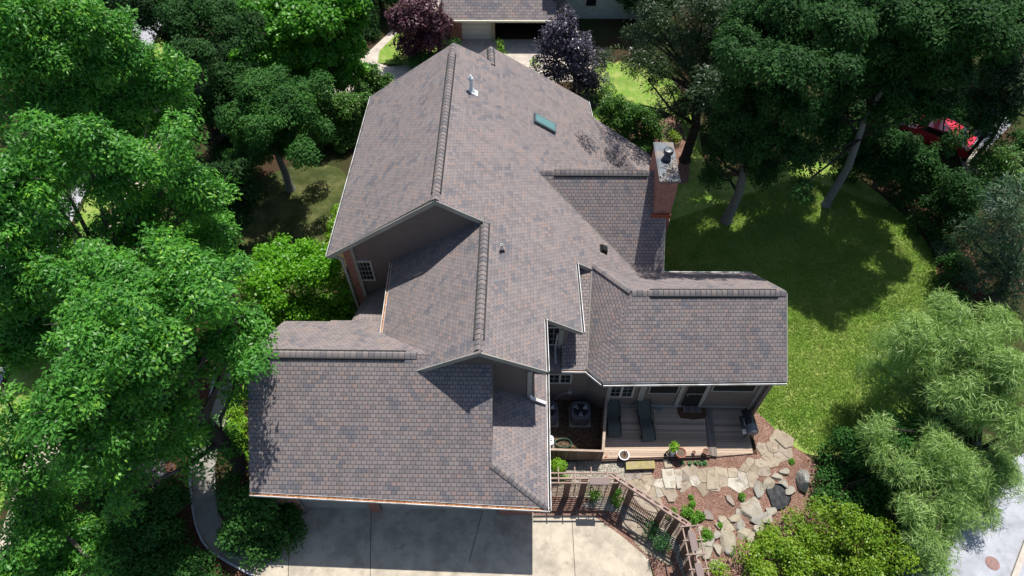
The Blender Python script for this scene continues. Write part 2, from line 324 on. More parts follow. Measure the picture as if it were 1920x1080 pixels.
# kerb edging of the curved path (white)
ed = smooth([B(a, b)[:2] for a, b in [(405, 690), (398, 735), (372, 810), (359, 880), (361, 940), (374, 1000), (402, 1038), (470, 1078), (520, 1108)]], False, 5)
mb = MB()
for p, q in zip(ed[:-1], ed[1:]): mb.bar((*p, .05), (*q, .05), .06, .10)
tag(obj('path_edging', mb, noisy('pale edging', (.35, .36, .40), (.5, .5, .54), 6)), kind='structure')
# driveway joints
mb = MB()
JM = noisy('dark joint', (.05, .045, .04), (.09, .08, .07), 9)
for a, b in [((696, 950), (694, 1110)), ((1072, 966), (1080, 1110)), ((543, 1000), (540, 1110)), ((905, 958), (880, 1052))]:
    P, Q = B(*a), B(*b); mb.bar((P[0], P[1], .0125), (Q[0], Q[1], .0125), .018, .004)
tag(obj('driveway_joints', mb, JM), kind='structure')
# ------------------------------------------------------------------ main house
m_ = .67; X1, Z1 = -2.663, 6.941; X2 = -1.172; Z2 = Z1-m_*(X2-X1)
EP = ([m_, 0, 1], Z1+m_*X1); WP = ([-m_, 0, 1], Z1-m_*X1); W2 = ([-m_, 0, 1], Z2-m_*X2); GF = ([0, -.667, 1], 2.6-.667*6.39)
DZ = 4.3; DF = ([0, -(DZ-2.6)/(12.78-10.48), 1], DZ-(DZ-2.6)/(12.78-10.48)*12.78); DB = ([0, .873, 1], DZ+.873*12.78)
CF = ([0, -.92, 1], 4.76-.92*17.75)
zE = lambda x: Z1-m_*(x-X1)
house = thing('house', 'large house with brown and grey shingled gable roofs, taupe siding and red brick chimney', 'house', (0, 12, 0))
def hp(name, mb, mats, label=None, smooth=False, parent=None):
    o = obj(name, mb, mats, parent or house, smooth)
    if label: o['label'] = label
    return o
RM = [SH_S, TRIM]; RF = [SH_F, TRIM]
pk2 = BP(902, 661, EP)
ridgeC = BP(1010, 322, EP); zc_ = ridgeC[2]
# east slope of the main roof
e = lambda a, b: BP(a, b, EP)
mb = MB(); mb.roof([e(902, 661), e(1025, 695), e(1021, 596), e(1092, 622), e(1080, 491), e(1109, 503), e(1109, 491), e(1133, 502), e(1175, 518), e(1195, 511), e(1010, 322), e(1165, 320),
                    e(1109, 217), e(1102, 189), e(920, 87), e(922, 117), e(897, 101), e(851, 80), e(811, 373), e(906, 414)])
main_e = hp('roof', mb, RM, 'broad east slope of the main roof')
q = lambda a, b: BP(a, b, WP)
mb = MB(); mb.roof([q(811, 373), q(614, 479), q(697, 179), q(851, 80)]); main_w = hp('roof', mb, RM, 'west slope of the main roof')
q = lambda a, b: BP(a, b, W2)
mb = MB(); mb.roof([q(902, 661), q(771, 697), q(782, 680), q(797, 664), q(715, 637), q(737, 480), q(880, 412), q(906, 409)]); lower_w = hp('roof', mb, RM, 'west slope of the lower front gable roof')
p3 = e(920, 87); p3b = e(922, 118)
mb = MB(); mb.roof([p3, p3b, (p3b[0]-1.1, p3b[1], p3b[2]-1.1*m_), (p3[0]-1.1, p3[1], p3[2]-1.1*m_)]); hp('roof', mb, RM, 'small west slope of the rear gable roof')
# garage roof
hip = BP(922, 870, GF); xh = hip[0]; eR = BP(1028, 952, GF); eL = BP(468, 922, GF); rL = BP(443, 660, GF)
rz, ry = 4.97, 9.92; eLb = B(528, 604, 2.9)
mb = MB(); mb.roof([eL, eR, hip, (xh, ry, rz), (-8.0, ry, rz)]); hp('roof', mb, RF, 'garage roof slope with scalloped shingles facing the driveway')
GBn = ([0, (rz-2.9)/(12.45-ry), 1], rz+(rz-2.9)/(12.45-ry)*ry)
mb = MB(); mb.roof([(-8.0, ry, rz), (xh, ry, rz), (xh, 12.45, 2.9), (-6.45, 12.45, 2.9), (-6.45, 12.35, 2.98), (-8.0, 12.35, 2.98)]); hp('roof', mb, RM, 'rear slope of the garage roof')
sk = (hip[2]-2.6)/(.82-xh); SKz = lambda x: 2.6+sk*(.82-x)
mb = MB(); mb.roof([eR, (.82, 12.0, 2.6), (xh, 12.0, SKz(xh)), hip]); hp('roof', mb, RM, 'low skirt roof beside the garage gable')
# little roof under the west window
P1, P2 = BY(684, 556, 14.4), BY(729, 534, 14.4)
mb = MB(); mb.roof([P1, P2, (P2[0]+.1, 12.4, 2.95), (P1[0]+.0, 12.4, 2.75)]); hp('roof', mb, RM, 'small shaded roof below the west gable wall')
# cross gable behind the chimney
CR = BP(1218, 325, ([0, 0, 1], zc_)); q = lambda a, b: BP(a, b, CF)
mb = MB(); mb.roof([ridgeC+np.array([0, 0, .03]), (5.2, ridgeC[1], zc_+.03), (5.2, 14.92, CF[1]+.92*14.92), (4.28, 15.0, CF[1]+.92*15.0), e(1195, 511)+np.array([0, 0, .02])]); hp('roof', mb, RF, 'steep cross gable slope next to the chimney')
mb = MB(); mb.roof([ridgeC+np.array([.02, .03, 0]), (5.2, ridgeC[1]+.03, zc_), (5.2, 19.6, zc_-1.75), (3.4, 19.6, zc_-1.75)]); hp('roof', mb, RM, 'rear slope of the cross gable')
a_, b_ = e(1165, 319), e(1109, 217)
mb = MB(); mb.roof([a_, b_, B(1218, 290, 2.3), (5.5, 19.0, 2.35), (4.6, 19.0, 2.35)]); hp('roof', mb, RM, 'low rear roof shaded by trees')
# east wing (family room)
D0, D1 = B(1185, 548, DZ), (8.53, 12.78, DZ); D0[1] = 12.74
q = lambda a, b: BP(a, b, DF)
ea, eb = B(1100, 692, 2.6), B(1131, 717, 2.6)
F0y = 10.83; F0s = .25; F0 = ([0, -F0s, 1], 2.6-F0s*F0y)
mb = MB(); mb.roof([eb, (8.57, 10.48, 2.6), D1, D0]); wing_f = hp('roof', mb, RF, 'front slope of the east wing with scalloped shingles')
Qt = e(1110, 494); v1 = BP(1118, 640, F0); v2 = BP(1124, 540, F0)
mb = MB(); mb.roof([ea, eb, D0]); mb.roof([ea, D0, Qt]); hp('roof', mb, RF, 'diagonal turning facet of the east wing roof')
mb = MB(); mb.roof([(1.34, F0y, 2.6), (2.16, F0y, 2.6), Qt-np.array([0, 0, .02]), (1.5, Qt[1], 2.6+F0s*(Qt[1]-F0y)), (1.36, 11.9, 2.6+F0s*(11.9-F0y))]); hp('roof', mb, RF, 'narrow roof slope left of the wing valley')
q = lambda a, b: BP(a, b, DB)
mb = MB(); mb.roof([D0, D1, (8.45, 15.1, DZ-.873*2.32), (5.0, 15.1, DZ-.873*2.32), e(1195, 511)+np.array([0, 0, .01]), e(1175, 518)]); hp('roof', mb, RM, 'rear slope of the east wing, dappled with shade')
mb = MB(); mb.roof([Qt+np.array([0, 0, .01]), D0, e(1175, 518)+np.array([0, 0, .01]), e(1133, 502)+np.array([0, 0, .01])]); hp('roof', mb, RM, 'small facet behind the diagonal ridge')
# ---- ridge caps and vent shadow gaps
CAPM = None
def capmat():
    m, t, b = newmat('ridge cap shingles', .9, .2); n = N(t); uv = coords(n, 'UV'); sp = n.n('ShaderNodeSeparateXYZ'); n.l(uv, sp.inputs[0])
    wn = n.n('ShaderNodeTexWhiteNoise', noise_dimensions='1D'); n.l(n.m('FLOOR', sp.outputs[0]), wn.inputs['W'])
    a = n.ramp(wn.outputs[0], [(0, (.15, .138, .148)), (.3, (.185, .168, .168)), (.6, (.215, .19, .185)), (1, (.235, .195, .18))])
    a = n.mix(n.m('GREATER_THAN', n.m('FRACT', sp.outputs[0]), .88), a, (.055, .042, .045))
    a = n.mix(.4, a, n.ramp(n.noise(coords(n), 60, 2), [(.3, (.36,)*3), (.7, (.64,)*3)]), 'OVERLAY'); n.l(a, b.inputs['Base Color']); return m
CAPM = capmat()
def ridge_cap(a, b, sl1=m_, sl2=m_, wd=.125, vent=True, v0=0.0, v1=1.0, step=.17, label=None):
    a = np.array(a, float); b = np.array(b, float); L = np.linalg.norm(b-a); x = (b-a)/L; y = np.cross([0, 0, 1.], x); y /= np.linalg.norm(y); z = np.cross(x, y)
    mb = MB(); n = max(1, int(L/step))
    for i in range(n):
        s0, s1 = L*i/n, L*(i+1)/n; lift = .022 if (vent and v0*L <= s0 < v1*L) else .02
        pr = []
        for tx, up2 in ((s0, .012), (s1, 0)):
            c = a+x*tx
            pr.append([c+y*wd+z*(-wd*sl1+lift+up2), c+y*wd*.45+z*(-wd*.45*sl1*.8+lift+.012+up2), c+z*(lift+.018+up2), c-y*wd*.45+z*(-wd*.45*sl2*.8+lift+.012+up2), c-y*wd+z*(-wd*sl2+lift+up2)])
        k = random.random()*0
        for j in range(4): mb.quad([pr[0][j], pr[0][j+1], pr[1][j+1], pr[1][j]], [(i+.02, 0), (i+.02, 1), (i+.98, 1), (i+.98, 0)])
        mb.quad(pr[0], [(i+.9, 0)]*5)
    o = hp('ridge_cap', mb, CAPM, label)
    if vent:
        mv = MB(); s0, s1 = a+x*L*v0, a+x*L*v1
        for sgn, sl in ((1, sl1), (-1, sl2)):
            off = y*sgn*(wd+.012)+z*(-(wd+.012)*sl+.03); mv.bar(s0+off, s1+off, .04, .07)  # black strips stand in for the shadow gap under the vented cap
        hp('vent_shadow_gap', mv, DARK, parent=o)
    return o
up1 = np.array([0, 0, 0.0])
A1, A2 = e(811, 373), e(851, 82)
ridge_cap((X1, A1[1]+.02, Z1), (X1, A2[1]-.02, Z1), v0=.04, v1=.93, label='long ridge cap of the main roof')
ridge_cap((X2, pk2[1]+.05, Z2), (X2, 14.35, Z2), v0=.08, v1=.97, label='ridge cap of the lower front gable')
ridge_cap((p3b[0], p3b[1]-.1, p3b[2]), (p3[0], p3[1]-.02, p3[2]), wd=.11, label='short ridge cap of the rear gable')
ridge_cap((-7.95, ry, rz), (-3.02, ry, rz), .8, .667, wd=.125, v0=.02, v1=.93, label='ridge cap of the garage roof')
ridge_cap(ridgeC+np.array([.1, 0, .02]), (5.2, ridgeC[1], zc_+.02), .9, .92, wd=.12, v0=.1, v1=.85, label='ridge cap of the cross gable')
ridge_cap(D0, D1, .87, .74, wd=.125, v0=.12, v1=.95, label='ridge cap of the east wing')
ridge_cap(Qt, D0, .5, .5, vent=False, wd=.11, label='plain diagonal ridge cap of the wing')
ridge_cap(hip, eR, .5, .5, vent=False, wd=.105, step=.15, label='hip cap at the garage corner')
# valley and flashing strips
mb = MB()
FL = noisy('flashing', (.14, .125, .115), (.21, .19, .17), 9, .6)
up = np.array([0, 0, .012])
for a, b in [(ridgeC, e(1195, 511)), (Qt, ea), (e(1109, 250), e(1165, 319))]: mb.bar(a+up, b+up, .05, .02)
hp('flashing', mb, FL); mb = MB(); mb.bar(e(1133, 502)+up, e(1175, 518)+up, .02, .015); mb.bar(e(1175, 518)+up, e(1195, 511)+up, .02, .015); hp('flashing', mb, FL); mb = MB()
w2 = lambda a, b: BP(a, b, W2)
mb.bar(w2(716, 638)+up, w2(797, 664)+up, .05, .02); hp('flashing', mb, FL)
# ---- gutters
def gutter(a, b, mats, out, w=.10, h=.09, drop=.03, leafy=False, name='gutter', label=None):
    a = np.array(a, float); b = np.array(b, float); out = np.array(out, float); mb = MB()
    o1 = out*w
    z = np.array([0, 0, 1.]); d = z*drop
    mb.bar(a+o1-d, b+o1-d, .016, h, 0, upv=(0, 0, 1)); mb.bar(a+o1*.5-d-z*h*.5, b+o1*.5-d-z*h*.5, w, .01, 0); mb.bar(a-d+out*.004, b-d+out*.004, .016, h*.9, 0)
    mb.bar(a+o1*.5-d-z*h*(.12 if leafy else .35), b+o1*.5-d-z*h*(.12 if leafy else .35), w*.86, .02, 1)
    return hp(name, mb, mats, label)
GM = [WHITE, LEAFY]; GD = [WHITE, DARK]
gutter(eL+np.array([0, 0, -.02]), eR+np.array([.05, 0, -.02]), GM, (0, -1, 0), leafy=True, label='garage gutter full of rusty leaf litter')
gutter((eR[0], eR[1]-.1, 2.57), (.84, 11.4, 2.57), GD, (1, 0, 0), w=.08)
gutter(e(1025, 695)-up*3, e(1021, 597)-up*3, GD, (1, 0, 0), w=.08); gutter(e(1092, 622)-up*3, e(1080, 492)-up*3, GD, (1, 0, 0), w=.08)
gutter(w2(715, 637)-up*3, w2(735, 490)-up*3, GM, (-1, 0, 0), leafy=True, w=.08)
gutter(BP(614, 479, WP)-up*3, BP(697, 179, WP)-up*3, GD, (-1, 0, 0), w=.07); gutter(e(1109, 217)-up*3, e(1102, 189)-up*3, GD, (1, 0, 0), w=.06)
gutter((1.34, F0y, 2.57), (2.16, F0y, 2.57), GM, (0, -1, 0)); gutter(ea-up*3, eb-up*3, GD, np.array([-.69, -.72, 0])); gutter(eb-up*3, (8.57, 10.48, 2.57), GD, (0, -1, 0))
gutter((8.45, 15.1, 2.25), (5.0, 15.1, 2.25), GD, (0, 1, 0), w=.06)
# ---- rake fascia boards
def fascia(a, b, d=.16, off=(0, 0, 0), t=.03):
    mb = MB(); a = np.array(a, float)+off; b = np.array(b, float)+off; mb.bar(a-np.array([0, 0, d/2+.012]), b-np.array([0, 0, d/2+.012]), t, d, upv=(0, 0, 1)); hp('fascia', mb, TRIM)
f1 = (0, -.02, 0)
fascia(BP(614, 479, WP), (X1, A1[1], Z1), off=f1); fascia((X1, A1[1], Z1), e(906, 414), off=f1)
fascia(w2(771, 697), (X2, pk2[1], Z2), off=f1); fascia((X2, pk2[1], Z2), e(1025, 695), off=f1)
fascia(e(1021, 596), e(1092, 622), off=f1); fascia(e(1080, 491), e(1109, 503), off=f1)
fascia(eL-up, eR-up, d=.13, off=(0, .0, -.02)); fascia((5.22, 14.92, CF[1]+.92*14.92), (5.22, ridgeC[1], zc_), off=(.0, 0, 0)); fascia((8.58, 10.48, 2.6), (8.55, 12.78, 4.3), off=(.01, 0, 0), d=.12); fascia((8.47, 15.1, 2.27), (8.55, 12.78, 4.3), off=(.01, 0, 0), d=.12)
# ---- walls
def wall_y(y, pts, mat, name='wall', t=.12, label=None):          # front-facing wall; pts (x, z)
    mb = MB(); n = len(pts); F = [(x, y, z) for x, z in pts]; Bk = [(x, y+t, z) for x, z in pts]
    mb.quad(F, [(x, z) for x, z in pts]); mb.quad(Bk[::-1])
    for k in range(n): l = (k+1) % n; mb.quad([F[l], F[k], Bk[k], Bk[l]])
    return hp(name, mb, mat, label)
yw = 14.42
w1_ = wall_y(yw, [(-5.72, 0), (-.9, 0), (-.9, zE(-.9)-.12), (X1, Z1-.12), (-5.72, Z1-m_*(X1+5.72)-.12)], SIDING, label='shaded siding wall under the main front gable')
wall_y(yw-.03, [(-6.12, 0), (-5.84, 0), (-5.84, Z1-m_*(X1+5.84)-.14), (-6.12, Z1-m_*(X1+6.12)-.14)], BRICK, t=.2, label='narrow red brick corner wall')
mb = MB(); mb.box((-5.78, yw-.035, 2.3), (.12, .05, 4.6)); hp('corner_board', mb, TRIM)
wg = 9.72
wall_y(wg, [(-3.6, 0), (.30, 0), (.30, zE(.30)-.12), (X2, Z2-.12), (-3.6, Z2-m_*(X2+3.6)-.12)], SIDING, label='shaded siding wall under the lower front gable')
mb = MB(); mb.box((.27, wg-.03, 2.2), (.13, .05, 4.9-.4)); mb.box((.345, wg+.05, 2.2), (.03, .13, 4.5)); hp('corner_board', mb, TRIM)
wall_y(11.72, [(.3, 0), (1.30, 0), (1.30, zE(1.3)-.12), (.3, zE(.3)-.12)], SIDING, label='narrow shaded wall between the gable steps')
mb = MB(); mb.box((1.30, 11.67, 1.9), (.15, .06, 3.6)); mb.box((1.385, 11.8, 1.9), (.03, .3, 3.6)); hp('corner_board', mb, TRIM)
wall_y(14.5, [(1.3, 0), (2.6, 0), (2.6, zE(2.6)-.1), (1.3, zE(1.3)-.1)], SIDING2, label='deeply shaded wall beneath the upper step')
mb = MB(); mb.box((1.45, 13.1, 1.9), (.12, 2.9, 3.8)); mb.box((.36, 10.7, 2.1), (.1, 2.0, 4.2)); mb.box((2.3, 18.5, 1.2), (.12, 8, 2.4)); mb.box((-6.05, 18.3, 2.1), (.14, 7.7, 4.2)); mb.box((-1.9, 22.2, 1.6), (8.2, .12, 3.2)); mb.box((-2.2, 22.2, 3.9), (5.2, .12, 2.0))
mb.box((-4.3, 12.2, 1.6), (.12, 4.4, 3.2)); mb.box((8.2, 12.7, 1.2), (.12, 4.4, 2.4)); mb.box((6.5, 14.75, 1.1), (3.2, .1, 2.2)); mb.box((5.0, 16.5, 1.1), (.1, 3.6, 2.2)); hp('wall', mb, SIDING2, 'side and rear walls')
# flat piece between steps
mb = MB(); mb.box((1.08, 11.25, 2.50), (.55, .9, .06)); hp('roof', mb, [SH_S], 'tiny flat roof in deep shade')
# garage walls
zt = 2.5
def gx(px): return BY(px, 955, 6.92)[0]
xp = [gx(505), gx(568), gx(695), gx(712), gx(936), gx(998)]
wall_y(6.92, [(-7.7, 0), (xp[1], 0), (xp[1], zt), (-7.7, zt)], BRICK, label='brick garage wall left of the doors'); wall_y(6.90, [(xp[2], 0), (xp[3], 0), (xp[3], zt), (xp[2], zt)], BRICK, t=.2, label='brick pier between the garage doors')
wall_y(6.88, [(xp[4], 0), (xp[5], 0), (xp[5], zt), (xp[4], zt)], BRICK, t=.2, label='brick garage wall right of the doors')
wall_y(6.93, [(xp[1], 2.05), (xp[4], 2.05), (xp[4], zt), (xp[1], zt)], TRIM, t=.1, label='garage door header')
for a, b in ((xp[1], xp[2]), (xp[3], xp[4])):
    mb = MB(); k = 4
    for i in range(k): mb.box(((a+b)/2, 7.06, 2.05*(i+.5)/k), (b-a-.06, .05, 2.05/k-.02))
    hp('garage_door', mb, noisy('garage door paint', (.30, .285, .26), (.36, .345, .315), 3, .6))
mb = MB(); mb.box((xp[5]-.06, 9.0, 1.2), (.12, 4.2, 2.4)); hp('wall', mb, SIDING2, 'east garage wall'); mb = MB(); mb.box((-7.65, 9.4, 1.25), (.12, 5, 2.5)); mb.quad([(-7.7, 6.9, 2.5), (-7.7, 12.2, 2.5), (-7.7, ry, rz-.15)]); hp('wall', mb, SIDING2, 'west garage wall'); mb = MB(); mb.box((-6, 12.1, 1.3), (3.4, .12, 2.6)); hp('wall', mb, SIDING2, 'rear garage wall')
# wall carrying the small gable beside the skirt roof
mb = MB(); mb.quad([(xh, hip[1], hip[2]-.03), (xh, ry, SKz(xh)-.05), (xh, ry, rz-.05)]); hp('wall', mb, SIDING, 'thin gable wall above the skirt roof')
# east wing walls
yd = 10.74
def WX(px, py, y=yd): P = BY(px, py, y); return P[0], P[2]
x0 = 2.98
wall_y(yd, [(x0, .1), (8.12, .1), (8.12, 2.52), (x0, 2.52)], SIDING2, label='shaded siding wall facing the deck')
mb = MB(); cx0 = np.array([2.32, 11.05]); 
def wall_seg(p, q, z0, z1, mat, label=None, t=.08):
    mb = MB(); mb.bar((p[0], p[1], (z0+z1)/2), (q[0], q[1], (z0+z1)/2), t, z1-z0); return hp('wall', mb, mat, label)
wall_seg((.8, 11.05), (2.3, 11.05), 0, 2.5, SIDING2, 'shaded wall behind the air conditioners'); wall_seg((2.3, 11.05), (x0, yd), 0, 2.5, SIDING2, 'angled shaded wall by the air conditioners')
mb = MB(); mb.box((x0+.04, yd-.03, 1.3), (.14, .05, 2.45)); hp('corner_board', mb, TRIM)
mb = MB(); mb.box((8.1, yd-.03, 1.3), (.13, .06, 2.45)); hp('corner_board', mb, TRIM)
mb = MB(); mb.box(((x0+8.1)/2, yd-.02, .22), (8.1-x0, .04, .08)); hp('skirting_board', mb, TRIM)
def window(x0, z0, x1, z1, y, nx=3, nz=2, double=False, name='window', fw_=.06, frame=None, bar=.014):
    frame = frame or WHITE2; mf = MB(); cx, cz = (x0+x1)/2, (z0+z1)/2; W, Hh = abs(x1-x0), abs(z1-z0); y = y-.02
    for s in (-1, 1): mf.box((cx+s*(W/2+fw_/2), y, cz), (fw_, .06, Hh+2*fw_)); mf.box((cx, y, cz+s*(Hh/2+fw_/2)), (W, .055, fw_))
    if double: mf.box((cx, y-.003, cz), (fw_*1.2, .055, Hh))
    o = hp(name, mf, frame)
    mg = MB(); mg.box((cx, y+.012, cz), (W, .02, Hh)); hp('pane', mg, GLASS, parent=o)
    mm = MB(); segs = [(x0, cx-fw_*.6), (cx+fw_*.6, x1)] if double else [(x0, x1)]
    for a, b in segs:
        for i in range(1, nx): mm.box((a+(b-a)*i/nx, y-.008, cz), (bar, .02, Hh))
    for j in range(1, nz): mm.box((cx, y-.010, z0+(z1-z0)*j/nz), (W, .02, bar))
    hp('muntin', mm, TRIM, parent=o); return o
WHITE2 = noisy('window frame paint', (.42, .40, .36), (.5, .48, .44), 5, .5)
P, Q = BY(667, 490, yw), BY(703, 523, yw); window(P[0], Q[2], Q[0]-.02, P[2], yw, 4, 4, bar=.015)
P, Q = BY(1026, 613, 11.72), BY(1046, 644, 11.72); o = window(P[0]-.12, Q[2], Q[0], P[2], 11.72, 3, 3, bar=.016)
P, Q = BY(1031, 701, 11.0), BY(1068, 716, 11.0); window(P[0], Q[2], Q[0], P[2], 11.0, 2, 2, True, bar=.016)
P, Q = BY(1143, 720, yd), BY(1187, 742, yd); P2_ = BY(1139, 742, yd); window(P2_[0]+.06, Q[2], Q[0]-.08, P[2]-.02, yd, 2, 3, True, bar=.012)
# pilasters, screened openings, screen door
for px in (1200, 1272, 1318):
    xx = WX(px, 745)[0]; mb = MB(); mb.box((xx, yd-.035, 1.3), (.2 if px == 1200 else .13, .05, 2.42)); hp('pilaster', mb, TRIM)
for a, b, zb in ((1217, 1268, 735), (1335, 1412, 731)):
    P, Q = BY(a, zb, yd), BY(b, zb, yd); mb = MB(); mb.box(((P[0]+Q[0])/2, yd-.012, (P[2]+2.45)/2), (Q[0]-P[0], .02, 2.45-P[2])); o = hp('screen_opening', mb, SCREEN)
    mf = MB(); mf.box(((P[0]+Q[0])/2, yd-.02, P[2]-.03), (Q[0]-P[0]+.08, .05, .05)); 
    for xx in (P[0]-.02, Q[0]+.02): mf.box((xx, yd-.02, (P[2]+2.45)/2), (.04, .045, 2.45-P[2]))
    hp('frame', mf, TRIM, parent=o)
P, Q = BY(1280, 752, yd), BY(1312, 752, yd); mb = MB(); mb.box(((P[0]+Q[0])/2, yd-.03, 1.25), (Q[0]-P[0], .03, 1.9)); dr = hp('screen_door', mb, SCREEN)
mb = MB(); mb.box((P[0]+.05, yd-.07, 1.15), (.03, .04, .1)); hp('handle', mb, METAL, parent=dr)
mb = MB(); mb.box(((P[0]+Q[0])/2, yd-.045, 1.2), (Q[0]-P[0], .02, .035)); hp('cross_rail', mb, TRIM, parent=dr)
# ---- chimney
zt_c = 5.42; ca, cb, cc = B(1238, 341, zt_c), B(1275, 341, zt_c), B(1219, 268, zt_c)
cx0_, cx1_, cy0_, cy1_ = ca[0], cb[0], ca[1], cc[1]; cxm, cym = (cx0_+cx1_)/2, (cy0_+cy1_)/2; cw, cdp = cx1_-cx0_, cy1_-cy0_
mb = MB(); mb.box((cxm, cym, zt_c/2+1.2), (cw-.05, cdp-.05, zt_c-2.4)); mb.box((5.3, cym-.05, 1.7), (.28, cdp-.2, 3.4)); mb.box((5.28, cym-.02, 3.1), (.24, cdp-.1, .8))
ch = hp('chimney', mb, BRICK, 'tall red brick chimney stack')
mb = MB(); mb.box((cxm, cym, zt_c-.01), (cw+.04, cdp+.04, .06)); mb.box((cxm, cym, zt_c+.03), (cw-.03, cdp-.03, .02)); hp('chimney_cap', mb, COPPER, parent=ch)
mb = MB(); mb.lathe([(.0, .04), (.15, .04), (.12, .08), (.12, .26), (.17, .27), (.175, .38), (.15, .42), (.0, .45)], (cxm+.03, cym+.18, zt_c), 18); hp('flue_cap', mb, noisy('dark flue metal', (.03, .04, .05), (.07, .08, .10), 6, .4, .6), parent=ch, smooth=True)
zf = CF[1]+.92*cy0_; mb = MB(); mb.box((cxm-.02, cy0_-.02, zf+.05), (cw+.02, .10, .16)); hp('flashing', mb, noisy('rust red flashing', (.2, .05, .025), (.3, .09, .05), 8, .6), parent=ch)
print('chimney', ca, cb, cc)
# ---- things fixed to the roof slopes
def on_slope(px, py, pl): return BP(px, py, pl)
P = on_slope(884, 170, EP); mb = MB(); mb.lathe([(.17, -.12), (.075, .12), (.065, .14), (.065, .45), (.10, .47), (.10, .53), (.05, .60), (.035, .61), (.035, .66), (0, .67)], P, 16); mb.box(P+np.array([.08, -.02, -.03]), (.36, .3, .012), ax=[np.array([.831, 0, -.557]), np.array([0, 1., 0]), np.array([.557, 0, .831])])
hp('vent_pipe', mb, noisy('bright vent metal', (.55, .6, .63), (.72, .76, .78), 6, .35, .6), 'tall capped metal flue on the main slope', smooth=True)
P = on_slope(941, 470, EP); mb = MB(); mb.lathe([(.10, -.06), (.06, .06), (.045, .07), (.045, .30), (.03, .30), (.03, .2), (0, .2)], P, 14, mis=[0, 0, 1, 1, 0, 0]); hp('vent_pipe', mb, [DARK, WHITE], 'short white plumbing pipe with a dark boot', smooth=True)
P = on_slope(1131, 468, EP); mb = MB(); axx = [np.array([.831, 0, -.557]), np.array([0, 1., 0]), np.array([.557, 0, .831])]
mb.box(P+axx[2]*.05, (.24, .26, .12), ax=axx); mb.box(P+axx[2]*.11+axx[0]*-.01, (.20, .22, .03), ax=axx); mb.box(P+axx[2]*.02, (.32, .34, .02), ax=axx); hp('roof_vent', mb, DARK, 'small square black roof vent')
a, b, c, d = [on_slope(x, y, EP) for x, y in ((1001, 217), (1040, 242), (1040, 250), (1001, 226))]
cx_ = on_slope(1020, 233, EP); mb = MB(); L = np.linalg.norm(b-a)
mb.box(cx_+axx[2]*.05, (1.0, .50, .12), ax=axx); sk_ = hp('skylight', mb, noisy('skylight frame', (.06, .08, .09), (.11, .13, .14), 5, .4))
mg = MB(); mg.box(cx_+axx[2]*.115, (.9, .40, .012), ax=axx); 
GL2, _t, _b = newmat('greenish skylight glass', .12, .8); _b.inputs['Base Color'].default_value = (.10, .21, .20, 1)
hp('pane', mg, GL2, parent=sk_)
# ---- downspouts
def spout(pts, r=.035): mb = MB(); mb.tube(pts, r, 6); hp('downspout', mb, TRIM2)
TRIM2 = noisy('downspout paint', (.36, .36, .34), (.46, .46, .44), 5, .45)
spout([(-6.5, 14.25, 4.2), (-6.35, 14.25, 4.1), (-6.2, 14.33, 3.9), (-6.17, 14.33, 0)], .05)
spout([(1.18, 11.6, 3.5), (1.14, 11.6, 2.6), (1.14, 11.05, 2.55)], .035)
mb = MB(); mb.bar((.33, 9.62, 2.88), (.80, 9.55, 2.66), .10, .07); mb.bar((.30, 9.66, 3.0), (.34, 9.62, 2.88), .08, .07); hp('downspout', mb, WHITE, 'white downspout elbow lying on the skirt roof')
# ------------------------------------------------------------------ deck
DECKM = plank_mat('weathered deck planks', (.28, .19, .135), (.58, .45, .34), .105, 1, (1.2, 16, 1))
DECKM2 = plank_mat('lower deck planks', (.24, .165, .12), (.50, .39, .295), .105, 1, (1.2, 16, 1)); DECKX = plank_mat('dark step boards', (.13, .105, .09), (.22, .18, .15), .12, 0, (16, 1.2, 1))
deck = thing('wooden_deck', 'weathered grey wooden deck with a lower end section below the screened wall', 'deck', (5.3, 9.7, 0))
d1 = MB(); d1.prism([tuple(p[:2]) for p in (B(1127, 861, .16), B(1327, 853, .16), B(1320, 757, .16), B(1131, 762, .16))], 0, .16); obj('deck_boards', d1, DECKM, deck)
d2 = MB(); d2.prism([tuple(p[:2]) for p in (B(1344, 856, .07), B(1412, 850, .07), B(1396, 760, .07), B(1334, 757, .07))], 0, .07); obj('deck_boards', d2, DECKM2, deck)['label'] = 'lower deck boards under the barbecue'
d3 = MB(); d3.prism([tuple(p[:2]) for p in (B(1327, 853, .13), B(1345, 856, .13), B(1334, 757, .13), B(1320, 757, .13))], 0, .135); obj('step', d3, DECKX, deck)
mb = MB(); p, q = B(1127, 865, .06), B(1331, 857, .06); mb.bar((p[0], p[1]-.01, .07), (q[0], q[1]-.01, .07), .03, .13); obj('rim_board', mb, noisy('dark rim board', (.07, .045, .035), (.12, .08, .06), 5), deck)
p = B(1297, 768, .18); mb = MB(); mb.prism([(p[0]-.5, p[1]-.18), (p[0]+.5, p[1]-.18), (p[0]+.42, p[1]-.32), (p[0], p[1]-.38), (p[0]-.42, p[1]-.32)][::-1], .165, .185); mb.box((p[0], p[1], .174), (1.0, .36, .02))
tag(obj('doormat', mb, noisy('rusty coir doormat', (.07, .035, .02), (.14, .07, .035), 18)), 'brown half round doormat before the screen door', 'doormat')
p = B(1295, 757, .2); mb = MB(); mb.box((p[0], 10.60, .22), (.62, .22, .10)); tag(obj('door_step', mb, DECKX), 'low wooden step under the screen door', 'step')
